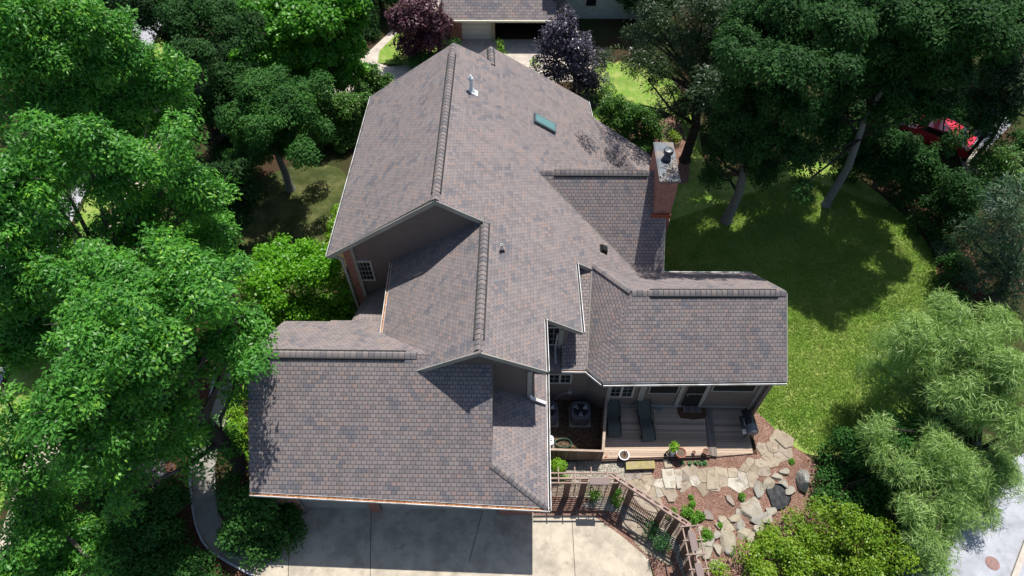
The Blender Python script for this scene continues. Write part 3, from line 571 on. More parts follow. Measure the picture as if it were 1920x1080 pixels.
# ------------------------------------------------------------------ utility fence
FEN = plank_mat('brown fence boards', (.17, .115, .09), (.26, .185, .145), .11, 0, (14, 1.5, 1.5)); FENY = plank_mat('brown fence boards side', (.17, .115, .09), (.27, .195, .15), .11, 1, (1.5, 14, 1.5)); CAPW = noisy('fence cap with painted sunlight', (.30, .22, .17), (.42, .33, .27), 6)  # CAPW: sunlight on the cap painted in as a paler wood
fn = thing('utility_fence', 'low brown board fence enclosing the air conditioners beside the deck', 'fence', (2.6, 9.0, 0))
c0 = B(1124, 866, 0); hF = .78
a = np.array([.86, 8.80, 0]); b = np.array([2.74, 8.76, 0]); c = np.array([2.98, 10.66, 0])
mb = MB(); mb.bar(a+(0, 0, hF/2), b+(0, 0, hF/2), .04, hF); obj('fence_panel', mb, FEN, fn)
mb = MB(); mb.bar(b+(0, 0, hF/2), c+(0, 0, hF/2), .05, hF); obj('fence_panel', mb, FENY, fn)
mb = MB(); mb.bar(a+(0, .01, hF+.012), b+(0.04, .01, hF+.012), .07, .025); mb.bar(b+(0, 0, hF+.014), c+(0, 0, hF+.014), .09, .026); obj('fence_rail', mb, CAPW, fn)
for p in (a, b, c-(.02, .1, 0)): mb = MB(); mb.box((p[0], p[1]+.05, hF/2), (.08, .08, hF-.02)); obj('post', mb, FEN, fn)
# ------------------------------------------------------------------ air conditioners
ACM = noisy('grey condenser paint', (.07, .075, .09), (.11, .115, .13), 4, .5, .5); ACD = noisy('condenser black', (.012, .012, .013), (.03, .03, .03), 30, .5); ACW = noisy('white condenser', (.62, .63, .64), (.74, .75, .76), 4, .4)
def condenser(p, s, h, body, label, fanc):
    t = thing('air_conditioner', label, 'air conditioner', (p[0], p[1], 0)); x, y = p[0], p[1]
    mb = MB(); r = s*.25; poly = []
    for cx, cy, a0 in ((1, 1, 0), (-1, 1, 90), (-1, -1, 180), (1, -1, 270)):
        for k in range(5): an = R(a0+k*22.5); poly.append((x+cx*(s/2-r)+r*math.cos(an), y+cy*(s/2-r)+r*math.sin(an)))
    mb.prism(poly, .04, h); mb.lathe([(s*.36, h-.001), (s*.40, h+.03), (s*.43, h+.03), (s*.45, h-.001)], (x, y, 0), 24); obj('cabinet', mb, body, t)
    mb = MB(); mb.lathe([(s*.38, h+.008), (0, h+.008)], (x, y, 0), 24); mb.lathe([(s*.12, h+.02), (s*.12, h+.05), (0, h+.055)], (x, y, 0), 14); obj('fan_well', mb, ACD, t)
    mb = MB()
    for k in range(3 if fanc is not METAL else 4):
        an = k*2.1+.4; d = np.array([math.cos(an), math.sin(an), 0]); e_ = np.array([-d[1], d[0], 0]); c_ = np.array([x, y, h+.02])
        mb.quad([c_+d*s*.08, c_+d*s*.36-e_*s*.12, c_+d*s*.37+e_*s*.14+(0, 0, .02), c_+d*s*.1+e_*s*.05+(0, 0, .02)])
    obj('fan_blade', mb, fanc, t)
    mb = MB()
    for rr in (.15, .22, .29, .36): mb.lathe([(s*rr, h+.032), (s*rr+.006, h+.036), (s*rr+.012, h+.032)], (x, y, 0), 20)
    for k in range(8): an = k*math.pi/4; mb.bar((x, y, h+.034), (x+math.cos(an)*s*.4, y+math.sin(an)*s*.4, h+.034), .008, .008)
    obj('grille', mb, METAL if body is ACW else ACD, t)
    mb = MB(); mb.box((x, y, .02), (s*1.15, s*1.15, .04)); obj('base_pad', mb, PATHC, t)
P = B(1087, 790, .0); condenser((P[0], P[1]+.15), .66, .58, ACM, 'round topped grey air conditioner standing nearest the deck fence', noisy('fan blade grey', (.3, .33, .36), (.45, .48, .5), 3, .3))
P = B(1030, 790, .0); condenser((P[0]-.06, P[1]+.15), .66, .58, ACM, 'grey air conditioner half hidden by the garage eave', METAL)
P = B(1027, 838, .0); condenser((P[0]+.02, P[1]+.12), .34, .30, ACW, 'small square white condenser with a round black fan near the fence', METAL)
mb = MB(); P = B(1056, 832, .03)
mb.tube([(P[0]+.28*math.cos(a*.7)*(1+.05*math.sin(a*3)), P[1]+.16*math.sin(a*.7)*(1+.1*math.sin(a*2)), .03+.004*a) for a in np.linspace(0, 22, 60)], .012, 5); tag(obj('garden_hose', mb, noisy('green hose', (.03, .09, .06), (.06, .15, .10), 5, .5)), 'coiled green garden hose lying behind the board fence', 'hose')
mb = MB(); P = BY(1068, 733, 11.0); mb.box((P[0], 10.96, P[2]), (.12, .08, .14)); mb.tube([(P[0]-.06, 10.96, P[2]), (P[0]-.3, 10.9, P[2]-.1), (P[0]-.55, 10.9, P[2]-.5), (P[0]-.6, 10.7, .4)], .012, 5); hp('junction_box', mb, TRIM2)
# ------------------------------------------------------------------ loungers
CH = noisy('dark olive sling', (.07, .08, .066), (.10, .11, .092), 20, .8); CHF = noisy('black chair frame', (.012, .012, .012), (.025, .025, .025), 6, .5)
def lounger(label, loc, rz, group):
    t = thing('lounge_chair', label, 'lounge chair', loc, group)
    x, y, z = loc; c, s = math.cos(rz), math.sin(rz)
    W = lambda a, b_, h: np.array([x+a*c-b_*s, y+a*s+b_*c, z+h])
    prof = [(-.70, .10), (-.60, .17), (-.45, .25), (-.3, .27), (-.1, .20), (.1, .17), (.25, .24), (.42, .38), (.6, .52), (.72, .58)]
    pr = smooth([np.array(p) for p in prof], False, 4); mb = MB()
    for p, q_ in zip(pr[:-1], pr[1:]):
        mb.quad([W(-.21, p[0], p[1]), W(.21, p[0], p[1]), W(.21, q_[0], q_[1]), W(-.21, q_[0], q_[1])]); mb.quad([W(-.21, p[0], p[1]-.015), W(-.21, q_[0], q_[1]-.015), W(.21, q_[0], q_[1]-.015), W(.21, p[0], p[1]-.015)])
    obj('seat_sling', mb, CH, t, smooth=True)
    for sd in (-1, 1): mb = MB(); mb.tube([W(sd*.225, p[0], p[1]) for p in pr], .016, 6); obj('side_rail', mb, CHF, t)
    for sd in (-1, 1):
        for yy, hh in ((-.5, .22), (.35, .32)): mb = MB(); mb.tube([W(sd*.225, yy, hh), W(sd*.24, yy+(.1 if yy > 0 else -.05), 0)], .014, 6); obj('leg', mb, CHF, t)
        mb = MB(); mb.tube([W(sd*.235, -.15, .2), W(sd*.25, .0, .40), W(sd*.25, .28, .43), W(sd*.235, .36, .34)], .015, 6); obj('armrest', mb, CHF, t)
    return t
P = B(1149, 782, .3); lounger('dark sling lounge chair nearest the board fence on the deck', (P[0], P[1], .16), R(1), 'lounge chairs on the deck')
P = B(1210, 790, .3); lounger('dark sling lounge chair in the middle of the shaded deck', (P[0], P[1], .16), R(5), 'lounge chairs on the deck')
# ------------------------------------------------------------------ grill
P = B(1402, 822, .07); gx_, gy_ = P[0], P[1]+.32
g = thing('charcoal_grill', 'black barrel shaped barbecue with a side shelf on the lower deck', 'barbecue', (gx_, gy_, .07))
GB_ = noisy('black enamel', (.012, .015, .018), (.03, .034, .038), 5, .35, .6); GB2 = noisy('lighter grey enamel', (.10, .11, .125), (.15, .16, .175), 5, .4, .6)  # GB2: lid end in a lighter grey than the barrel
ax = [np.array([1., 0, 0]), np.array([0, 0, 1.]), np.array([0.06, -1., 0])]
mb = MB(); mb.lathe([(0, -.38), (.16, -.38), (.185, -.34), (.185, .12)], (gx_, gy_, .62), 22, ax=ax); obj('barrel', mb, GB_, g, smooth=True)
mb = MB(); mb.lathe([(.188, .10), (.19, .34), (.165, .38), (0, .38)], (gx_, gy_, .62), 22, ax=ax); obj('lid_end', mb, GB2, g, smooth=True)
mb = MB(); mb.box((gx_-.27, gy_-.05, .60), (.14, .62, .025)); obj('side_shelf', mb, GB_, g); mb = MB(); mb.box((gx_-.27, gy_-.32, .625), (.12, .16, .02)); obj('white_tray', mb, WHITE, g)
for sx in (-.13, .15):
    for sy in (-.3, .3): mb = MB(); mb.tube([(gx_+sx*.7, gy_+sy, .5), (gx_+sx*1.2, gy_+sy*1.05, .07)], .015, 6); obj('leg', mb, CHF, g)
mb = MB(); mb.tube([(gx_-.2, gy_-.12, .70), (gx_-.24, gy_-.12, .72), (gx_-.24, gy_+.12, .72), (gx_-.2, gy_+.12, .70)], .012, 6); obj('handle', mb, METAL, g)
mb = MB(); mb.lathe([(.07, 0), (.09, .03), (.07, .06)], (gx_+.12, gy_-.45, .10), 14, ax=[np.array([0, 1., 0]), np.array([0, 0, 1.]), np.array([1., 0, 0])]); obj('wheel', mb, CHF, g)
mb = MB(); mb.box((gx_-.02, gy_+.48, .48), (.30, .14, .03)); mb.box((gx_-.02, gy_+.44, .51), (.24, .02, .02)); obj('end_shelf', mb, CHF, g)
# ------------------------------------------------------------------ leaves helper for small plants is defined in the vegetation part (leaf_cloud)
STEM = noisy('brown stems', (.06, .04, .03), (.12, .09, .07), 8)
def leaf_cloud(centers, norms, rs, n_per, L, Wd, jit=.35, droop=.5, flat=.12, seed=0, up_bias=.0, cup=.15, varc=None, tj=.45):
    g = np.random.default_rng(seed); C = np.repeat(np.asarray(centers), n_per, 0); Nn = np.repeat(np.asarray(norms), n_per, 0); rr = np.repeat(np.asarray(rs), n_per)
    k = len(C); a = np.cross(Nn, [0.3, .5, .81]); a /= np.linalg.norm(a, axis=1)[:, None]; b = np.cross(Nn, a)
    th = g.uniform(0, 2*np.pi, k); ra = np.sqrt(g.uniform(0, 1, k)); h = g.normal(0, flat, k)
    d = a*np.cos(th)[:, None]+b*np.sin(th)[:, None]
    pos = C+d*(ra*rr)[:, None]+Nn*((h-droop*ra**2)*rr)[:, None]; pos[:, 2] -= .25*droop*ra**2*rr
    n = Nn+d*(.6*ra*droop)[:, None]+g.normal(0, jit, (k, 3)); n[:, 2] += up_bias; n /= np.linalg.norm(n, axis=1)[:, None]
    t = d+g.normal(0, tj, (k, 3)); t -= n*(t*n).sum(1)[:, None]; t /= np.linalg.norm(t, axis=1)[:, None]; s = np.cross(n, t)
    l = L*g.uniform(.65, 1.25, k)[:, None]; w_ = Wd*g.uniform(.7, 1.2, k)[:, None]
    v = np.stack([pos, pos+t*l*.5+s*w_*.5-n*l*cup*.3, pos+t*l-n*l*cup, pos+t*l*.5-s*w_*.5-n*l*cup*.3], 1)
    base = np.repeat(g.uniform(0, 1, len(centers)), n_per) if varc is None else np.repeat(varc, n_per)
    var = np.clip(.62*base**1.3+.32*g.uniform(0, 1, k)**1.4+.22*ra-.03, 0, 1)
    return v, var
def leaf_obj(name, quads, var, mat, parent=None):
    v = np.concatenate(quads); va = np.concatenate(var); k = len(v)
    me = bpy.data.meshes.new(name); off = WL[parent.name] if parent is not None else np.zeros(3)
    me.vertices.add(4*k); me.vertices.foreach_set('co', (v.reshape(-1, 3)-off).ravel().astype(np.float32))
    me.loops.add(4*k); me.loops.foreach_set('vertex_index', np.arange(4*k, dtype=np.int32))
    me.polygons.add(k); me.polygons.foreach_set('loop_start', np.arange(0, 4*k, 4, dtype=np.int32)); me.polygons.foreach_set('loop_total', np.full(k, 4, dtype=np.int32))
    at = me.attributes.new('var', 'FLOAT', 'FACE'); at.data.foreach_set('value', va.astype(np.float32))
    me.materials.append(mat); me.update(calc_edges=True)
    o = bpy.data.objects.new(name, me); COL.objects.link(o)
    if parent is not None: o.parent = parent
    WL[o.name] = off; return o
L_BR = leaf_mat('bright green leaf', (.06, .20, .015), (.16, .36, .03), .4, hot=(.26, .44, .05))
L_LIME = leaf_mat('lime leaf', (.12, .30, .015), (.26, .47, .03), .4, hot=(.36, .55, .06))
def small_plant(name, px, py, r, h, label, cat='shrub', mat=None, z0=0, L=.07, group=None, n=7, per=45, parent=None, seed=None):
    P = B(px, py, z0); t = thing(name, label, cat, (P[0], P[1], z0), group); g = np.random.default_rng(seed or int(px*7+py)); cs = []; ns = []; rs = []
    mb = MB()
    for k in range(n):
        a = g.uniform(0, 6.28); q_ = g.uniform(.15, .8)*r; c = np.array([P[0]+math.cos(a)*q_, P[1]+math.sin(a)*q_, z0+h*g.uniform(.45, .95)]); cs.append(c); nn = np.array([math.cos(a)*.5, math.sin(a)*.5, 1.]); ns.append(nn/np.linalg.norm(nn)); rs.append(r*g.uniform(.35, .6))
        mb.tube([(P[0], P[1], z0), (P[0]+math.cos(a)*q_*.4, P[1]+math.sin(a)*q_*.4, z0+h*.4), c], [.012, .01, .005], 4)
    v, va = leaf_cloud(cs, ns, rs, per, L, L*.6, .5, .5, .3, seed=int(px)); leaf_obj('leaves', [v], [va], mat or L_BR, t); obj('stem', mb, STEM, t); return t
# ------------------------------------------------------------------ pots on the deck
TERRA = noisy('terracotta', (.30, .115, .07), (.40, .17, .11), 7, .8); SOIL = noisy('potting soil', (.10, .065, .045), (.19, .13, .10), 30, .95, bump=.4)
BOWL = noisy('white glazed pot', (.55, .57, .62), (.7, .72, .76), 6, .35, .5); SILV = noisy('grey white pot', (.45, .48, .50), (.62, .65, .68), 6, .5)
def pot(px, py, r, h, mat, label, z=.16, rim=1.12, soil=SOIL):
    P = B(px, py, z); t = thing('plant_pot', label, 'plant pot', (P[0], P[1], z))
    mb = MB(); mb.lathe([(0, 0), (r*.72, 0), (r*.98, h*.82), (r*rim, h*.84), (r*rim, h), (r*.95, h), (r*.93, h*.86)], (P[0], P[1], z), 24); obj('pot_body', mb, mat, t, smooth=True)
    mb = MB(); mb.lathe([(r*.95, h*.87), (0, h*.90)], (P[0], P[1], z), 20); obj('soil', mb, soil, t); return P
P = pot(1169, 857, .165, .18, BOWL, 'wide white bowl pot near the front corner of the deck', rim=1.08)
small_plant('sapling', 1170, 850, .10, .34, 'thin reddish bare seedling growing in the white bowl', 'sapling', leaf_mat('reddish leaf', (.12, .04, .03), (.2, .09, .06), .3), z0=.28, L=.04, n=4, per=8)
P = pot(1260, 852, .10, .34, SILV, 'tall pale grey pot holding a leafy plant'); small_plant('leafy_plant', 1263, 838, .17, .20, 'lime green broad leaved plant in the tall pale pot', 'plant', L_LIME, z0=.46, L=.12, n=7, per=14)
mb = MB(); P = B(1247, 853, .16); mb.tube([(P[0], P[1], .16), (P[0]+.0, P[1], .38), (P[0]+.05, P[1]+.02, .5)], [.03, .022, .012], 8); mb.lathe([(0, 0), (.05, 0), (.05, .03), (0, .05)], (P[0], P[1], .16), 12); tag(obj('garden_ornament', mb, CHF), 'small dark bird ornament beside the tall pale pot', 'ornament')
pot(1274, 854, .165, .26, TERRA, 'largest terracotta pot on the deck, filled with dry soil'); pot(1300, 850, .055, .12, TERRA, 'tiny terracotta pot between the two bigger ones'); pot(1321, 850, .09, .20, TERRA, 'medium terracotta pot at the step edge of the deck')
P = B(1136, 857, .16); mb = MB(); mb.box((P[0], P[1], .18), (.07, .05, .03), .5); mb.box((P[0]+.03, P[1]+.03, .19), (.04, .025, .03), 1.2); tag(obj('leaf_scrap', mb, TERRA), 'rust coloured scrap on the sunlit deck corner', 'scrap')
p = B(1146, 848, .16); mb = MB(); mb.lathe([(.0, 0), (.022, .01), (.024, .03), (0, .045)], (p[0], p[1], .16), 10); tag(obj('ball', mb, WHITE), 'tiny white ball on the deck boards', 'ball')
P = B(1234, 763, .16); mb = MB(); mb.lathe([(.0, .02), (.10, .02), (.13, .05), (.15, .05), (.15, .0)], (P[0], P[1], .16), 18); mb.box((P[0]+.02, P[1]-.2, .18), (.1, .06, .04)); tag(obj('pet_bowl', mb, noisy('dull grey dish', (.2, .21, .2), (.3, .31, .3), 5)), 'dull round dish on the shaded deck near the door', 'bowl')
a, b, c, d = [B(x, y, .2)[:2] for x, y in ((1174, 866), (1226, 864), (1228, 878), (1175, 880))]
tb = thing('wooden_box', 'low weathered wooden garden box in front of the deck', 'box', (*((a+c)/2), 0)); mb = MB(); mb.prism([a, b, c, d], .0, .18); obj('box_side', mb, noisy('dark red brown boards', (.10, .05, .035), (.17, .09, .06), 5), tb)
mb = MB(); ce = (a+b+c+d)/4; mb.prism([ce+(p-ce)*1.03 for p in (a, b, c, d)], .183, .205); obj('lid', mb, noisy('mossy weathered lid', (.26, .21, .10), (.36, .30, .18), 5, c3=(.33, .29, .10), sc3=3), tb)
# ------------------------------------------------------------------ stone path, slabs, rocks
def stone_mat(name, cols, sc_=2.5):
    m, t, b = newmat(name, .9, .2); n = N(t); co = coords(n); oi = n.n('ShaderNodeAttribute', attribute_name='var')
    k = len(cols); a = n.ramp(oi.outputs['Fac'], [(i/(k-1), c) for i, c in enumerate(cols)])
    a = n.mix(.75, a, n.ramp(n.noise(co, sc_, 7, .65), [(.3, (.36,)*3), (.7, (.64,)*3)]), 'OVERLAY'); a = n.mix(n.ramp(n.noise(co, 3.3, 5), [(.5, (0,)*3), (.7, (.5,)*3)]), a, (.30, .235, .15)); a = n.mix(n.ramp(n.noise(co, 4.5, 8, .75), [(.5, (0,)*3), (.66, (.75,)*3)]), a, (.14, .105, .075))
    n.l(a, b.inputs['Base Color']); n.bump(n.noise(co, 12, 6), .5, .03, b); return m
STONE = stone_mat('buff flagstone', [(.25, .205, .155), (.34, .28, .205), (.30, .25, .20), (.37, .31, .235), (.24, .205, .18), (.48, .44, .37)])
ROCK = stone_mat('pale garden rock', [(.25, .235, .195), (.36, .315, .23), (.29, .275, .245), (.40, .355, .27)])
def face_var(o, v): at = o.data.attributes.new('var', 'FLOAT', 'FACE'); at.data.foreach_set('value', np.asarray(v, np.float32))
def clip_poly(poly, mid, n):
    out = []; k = len(poly)
    for i in range(k):
        a, b = poly[i], poly[(i+1) % k]; da, db = (a-mid)@n, (b-mid)@n
        if da <= 0: out.append(a)
        if (da < 0 < db) or (db < 0 < da): out.append(a+(b-a)*da/(da-db))
    return out
def flagstones(name, px, n, gap=.011, z=.028, seed=3):
    P = [B(a, b, 0)[:2] for a, b in px]; A = np.array(P); lo, hi = A.min(0), A.max(0); g = np.random.default_rng(seed)
    def inside(p):
        c = False; k = len(P)
        for i in range(k):
            a, b = P[i], P[(i+1) % k]
            if (a[1] > p[1]) != (b[1] > p[1]) and p[0] < (b[0]-a[0])*(p[1]-a[1])/(b[1]-a[1])+a[0]: c = not c
        return c
    pts = []; tries = 0; md = .36*math.sqrt((hi-lo)[0]*(hi-lo)[1]/n)
    while len(pts) < n and tries < 20000:
        p = lo+g.uniform(0, 1, 2)*(hi-lo); tries += 1
        if inside(p) and all(np.linalg.norm(p-q_) > md for q_ in pts): pts.append(p)
    mb = MB(); var = []
    out = [p+(p-A.mean(0))*.0 for p in pts]
    # ghost points outside to bound the border cells
    gh = []; tries = 0
    while len(gh) < n*2 and tries < 20000:
        p = lo-.6+g.uniform(0, 1, 2)*(hi-lo+1.2); tries += 1
        if not inside(p) and all(np.linalg.norm(p-q_) > md*.8 for q_ in pts+gh): gh.append(p)
    for p in pts:
        cell = [p+np.array(d)*1.0 for d in ((-1, -1), (1, -1), (1, 1), (-1, 1))]
        for q_ in pts+gh:
            if q_ is p: continue
            nn = q_-p; cell = clip_poly(cell, (p+q_)/2-nn/np.linalg.norm(nn)*gap/2, nn)
            if len(cell) < 3: break
        if len(cell) < 3: continue
        zz = z+g.uniform(-.006, .008); k0 = len(mb.f); mb.prism([c+g.normal(0, .006, 2) for c in cell], 0.0, zz); var += [g.uniform()]*(len(mb.f)-k0)
    o = obj(name, mb, STONE); tag(o, kind='structure'); face_var(o, var); return o
flagstones('path', [(1178, 884), (1215, 882), (1232, 905), (1262, 912), (1238, 945), (1222, 962), (1200, 945), (1188, 925), (1178, 905)], 15, seed=5)
flagstones('path', [(1278, 884), (1330, 884), (1365, 882), (1400, 868), (1432, 838), (1452, 812), (1478, 830), (1470, 852), (1440, 880), (1405, 900), (1365, 918), (1280, 917)], 26, seed=8)
flagstones('path', [(1150, 930), (1200, 950), (1245, 985), (1240, 1020), (1216, 1040), (1165, 1000), (1148, 985)], 12, seed=9)
def slab(px, label, h=.05, var=.9, mat=None, name='stone_slab', z=.03, group='big pale slabs of the garden path'):
    P = [B(a, b, z)[:2] for a, b in px]; mb = MB(); c = sum(P)/len(P); mb.prism(P, 0, z+h*.5); mb.prism([c+(p-c)*.94 for p in P], z+h*.5, z+h)
    o = obj(name, mb, mat or STONE, loc=(c[0], c[1], 0)); tag(o, label, 'stone slab', group); face_var(o, [var]*len(o.data.polygons)); return o
slab([(1240, 880), (1262, 879), (1268, 900), (1266, 917), (1247, 917), (1242, 900)], 'whitest large slab at the left end of the flagstone path', var=1.0)
slab([(1263, 880), (1278, 881), (1278, 917), (1269, 917)], 'narrow pale slab right of the whitest large slab', var=.95)
slab([(1326, 883), (1344, 883), (1348, 900), (1346, 918), (1325, 920), (1324, 900)], 'large cream slab in the middle of the flagstone path', var=.62)
slab([(1252, 918), (1266, 918), (1271, 930), (1264, 942), (1253, 942), (1247, 930)], 'grey slab below the whitest slab, next to the mulch', var=.45)
slab([(1466, 807), (1489, 823), (1486, 838), (1472, 842), (1452, 824)], 'sandy slab at the lawn corner where the path ends', var=.3)
for i, (px, lb) in enumerate([([(1318, 958), (1327, 955), (1333, 962), (1339, 973), (1336, 976), (1322, 974)], 'flat pale stone lying alone in the mulch, near the pergola'),
                              ([(1360, 929), (1369, 928), (1375, 940), (1378, 948), (1374, 949), (1362, 938)], 'slim tapering stone lying in the mulch below the path'),
                              ([(1243, 862), (1252, 861), (1262, 876), (1257, 878), (1246, 878)], 'grey stone between the path and the deck edge')]):
    slab(px, lb, var=.8-.1*i, group='loose stones in the mulch bed')
def rock(px, py, r, h, rz, label, var, group, mat=None, squash=.7, name='rock', seed=0, z=0):
    import bmesh
    P = B(px, py, h*.5); g = np.random.default_rng(seed+int(px)); bm = bmesh.new(); bmesh.ops.create_icosphere(bm, subdivisions=3, radius=1.25)
    cuts = [(lambda d: d/np.linalg.norm(d))(g.normal(0, 1, 3)) for _ in range(9)]; cuts[0] = np.array([.05, .1, .99]); hs = g.uniform(.55, .82, 9)
    for v in bm.verts:
        p = np.array(v.co)
        for d, hh in zip(cuts, hs):
            if p@d > hh: p = p-d*(p@d-hh)
        p += g.normal(0, .012, 3); v.co = (p[0]*r*1.3, p[1]*r*squash*1.35, p[2]*h)
    me = bpy.data.meshes.new(name); bm.to_mesh(me); bm.free(); o = bpy.data.objects.new(name, me); COL.objects.link(o); o.location = (P[0], P[1], z+h*.35); o.rotation_euler = (0, 0, rz); me.materials.append(mat or ROCK)
    tag(o, label, 'rock', group); face_var(o, [var]*len(me.polygons)); WL[o.name] = np.array(o.location); return o
rk = [(1375, 972, .17, .10, .5, 'big grey flat rock'), (1353, 975, .12, .10, .2, 0), (1347, 985, .10, .08, 1, 0), (1366, 988, .2, .12, 2.5, 0), (1386, 985, .16, .10, 1.2, 0), (1400, 958, .25, .14, 2.4, 0), (1415, 948, .26, .13, 2.2, 0), (1385, 960, .1, .09, 0, 0),
      (1423, 970, .22, .12, .3, 0), (1440, 972, .17, .1, 1.1, 0), (1438, 905, .2, .12, .6, 0), (1420, 918, .2, .12, 1.3, 0), (1455, 893, .16, .1, 0, 0), (1470, 908, .16, .11, 2, 0), (1482, 922, .14, .1, .9, 0), (1470, 885, .13, .1, .4, 0), (1395, 1000, .2, .1, .5, 0),
      (1332, 1015, .17, .12, .2, 0), (1362, 1012, .26, .12, 1.5, 0), (1346, 1002, .13, .1, .9, 0), (1318, 1020, .15, .1, 1.9, 0), (1310, 1038, .15, .1, .1, 0), (1328, 1040, .17, .1, 1.1, 0), (1345, 1030, .14, .1, 2, 0), (1372, 1030, .16, .1, .4, 0), (1408, 1008, .17, .1, .7, 0), (1312, 992, .1, .08, 1, 0), (1330, 992, .08, .07, 1, 0), (1425, 990, .15, .1, .5, 0), (1445, 958, .14, .1, .3, 0), (1310, 1060, .14, .1, 1.2, 0), (1338, 1060, .16, .1, .2, 0)]
ord_ = ['nearest the pergola', 'beside the dark pond', 'in the row curving up to the pond', 'by the clipped bush', 'under the yellow green shrub edge']
for i, r_ in enumerate(rk):
    x_, y_ = r_[0], r_[1]; w_ = 'next to the dark pond' if y_ < 945 or x_ > 1435 else ('at the foot of the pergola rail' if x_ < 1335 else ('by the edge of the yellow green shrub' if y_ > 1000 else 'in the curving row below the pond'))
    rock(x_, y_, r_[2], r_[3], r_[4], 'pale buff rock '+w_, .15+.8*random.random(), 'pale rocks '+w_, seed=i)
BOULD = stone_mat('lichened boulder', [(.16, .16, .15), (.30, .30, .27), (.48, .48, .42)], 3); rock(1506, 900, .17, .48, R(95), 'tall upright grey boulder streaked with lichen beside the dark green shrub', .6, None, BOULD, .55, 'boulder').__setitem__('category', 'boulder')
bo = bpy.data.objects['boulder']; bo.scale = (2.0, 1, 1)
ORD = ['first', 'second', 'third', 'fourth', 'fifth', 'sixth', 'seventh', 'eighth', 'ninth', 'tenth', 'eleventh', 'twelfth', 'thirteenth']
def ordinal(gname, word):
    it = sorted([o for o in sc.objects if o.get('group') == gname and o.parent is None], key=lambda o: float((np.array(o.location)-CAM)@RT)/depth(o.location))
    for i, o in enumerate(it): o['label'] = word+(', leftmost of them' if i == 0 else ', rightmost of them' if i == len(it)-1 else ', %s from the left' % ORD[i])
for w_ in ('next to the dark pond', 'at the foot of the pergola rail', 'by the edge of the yellow green shrub', 'in the curving row below the pond'): ordinal('pale rocks '+w_, 'pale rock '+w_)
# pond
pc = [(1437, 918), (1448, 910), (1462, 912), (1476, 924), (1480, 940), (1466, 954), (1450, 952), (1444, 938)]
pm, _t, _b = newmat('dark pond water', .08, .6); _n = N(_t); _n.l(_n.ramp(_n.noise(coords(_n), 5, 6), [(.4, (.006, .007, .008)), (.7, (.05, .055, .055))]), _b.inputs['Base Color'])
pp = smooth([B(a, b, 0)[:2] for a, b in pc]); mb = MB(); mb.quad([(p[0], p[1], .035) for p in pp]); o = obj('pond_water', mb, pm); tag(o, kind='structure')
if o.data.polygons[0].normal.z < 0: o.data.flip_normals()
mb = MB(); c = sum(pp)/len(pp)
for k in range(len(pp)):
    a, b = pp[k], pp[(k+1) % len(pp)]; a1, b1 = c+(a-c)*1.06, c+(b-c)*1.06; mb.quad([(*a, .036), (*b, .036), (*b1, .09), (*a1, .09)]); 
tag(obj('pond_liner', mb, DARK), kind='structure')
# bed plants
for i, (x, y, r, h, lb) in enumerate([(1287, 962, .22, .3, 'leafy shrub in the mulch just behind the pergola top rail'), (1296, 948, .11, .25, 'slender small shrub near the end of the grey slab'), (1300, 975, .16, .24, 'lower leafy clump of the pair behind the pergola corner'), (1312, 968, .15, .24, 'leafy clump touching the flat pale stone'), (1327, 1004, .20, .24, 'round clipped bush beside the row of rocks'),
                                     (1349, 986, .09, .14, 'small round bush above the clipped bush'), (1316, 1013, .10, .14, 'little bright bush at the rock edge below the clipped bush'), (1390, 932, .12, .18, 'small bright shrub with a short shadow below the path'), (1484, 866, .08, .10, 'tiny seedling in the mulch near the lawn corner'), (1295, 934, .07, .09, 'tiny green tuft beside the grey slab')]):
    small_plant('shrub', x, y, r, h, lb, 'shrub', L_BR, L=.06, n=9, per=55)
for x, lb in [(1279, 'first'), (1292, 'x'), (1304, 'x'), (1313, 'x'), (1321, 'x')]:
    small_plant('seedling', x, 868+(x % 3), .08, .12, 'small green seedling in the row along the deck edge', 'seedling', leaf_mat('blue green leaf', (.05, .16, .05), (.12, .28, .10), .3) if 'L_BG' not in globals() else L_BG, L=.06, n=4, per=16, group='seedlings along the deck edge')
ordinal('seedlings along the deck edge', 'small green seedling along the deck edge')
CON = leaf_mat('golden conifer leaf', (.10, .28, .015), (.26, .46, .03), .35, hot=(.38, .52, .05))
small_plant('conifer_shrub', 1045, 886, .27, .85, 'bright lime dwarf conifer beside the board fence', 'shrub', CON, L=.055, n=34, per=60)
small_plant('yellow_plant', 1060, 898, .15, .2, 'low yellowish plant at the foot of the lime conifer', 'plant', L_LIME, L=.06, n=6, per=20)
# ------------------------------------------------------------------ pergola fence
PW = noisy('mauve brown stained wood', (.12, .07, .05), (.18, .11, .085), 4, .75); PWL = noisy('rail wood with painted sunlight', (.27, .19, .155), (.36, .26, .22), 5, .75); PWB = noisy('speckled grey roofing panel', (.17, .13, .12), (.26, .20, .185), 40, .9)  # PWL: sunlight on the rails painted in as a paler brown
pg = thing('pergola_fence', 'mauve brown wooden trellis fence with lattice panels and an overhead rail along the driveway edge', 'pergola fence', (2.6, 7.6, 0))
TZ = 1.55
T = lambda a, b, z=TZ: B(a, b, z)
def pob(name, mb, mat, label=None, parent=None):
    o = obj(name, mb, mat, parent or pg)
    if label: o['label'] = label
    return o
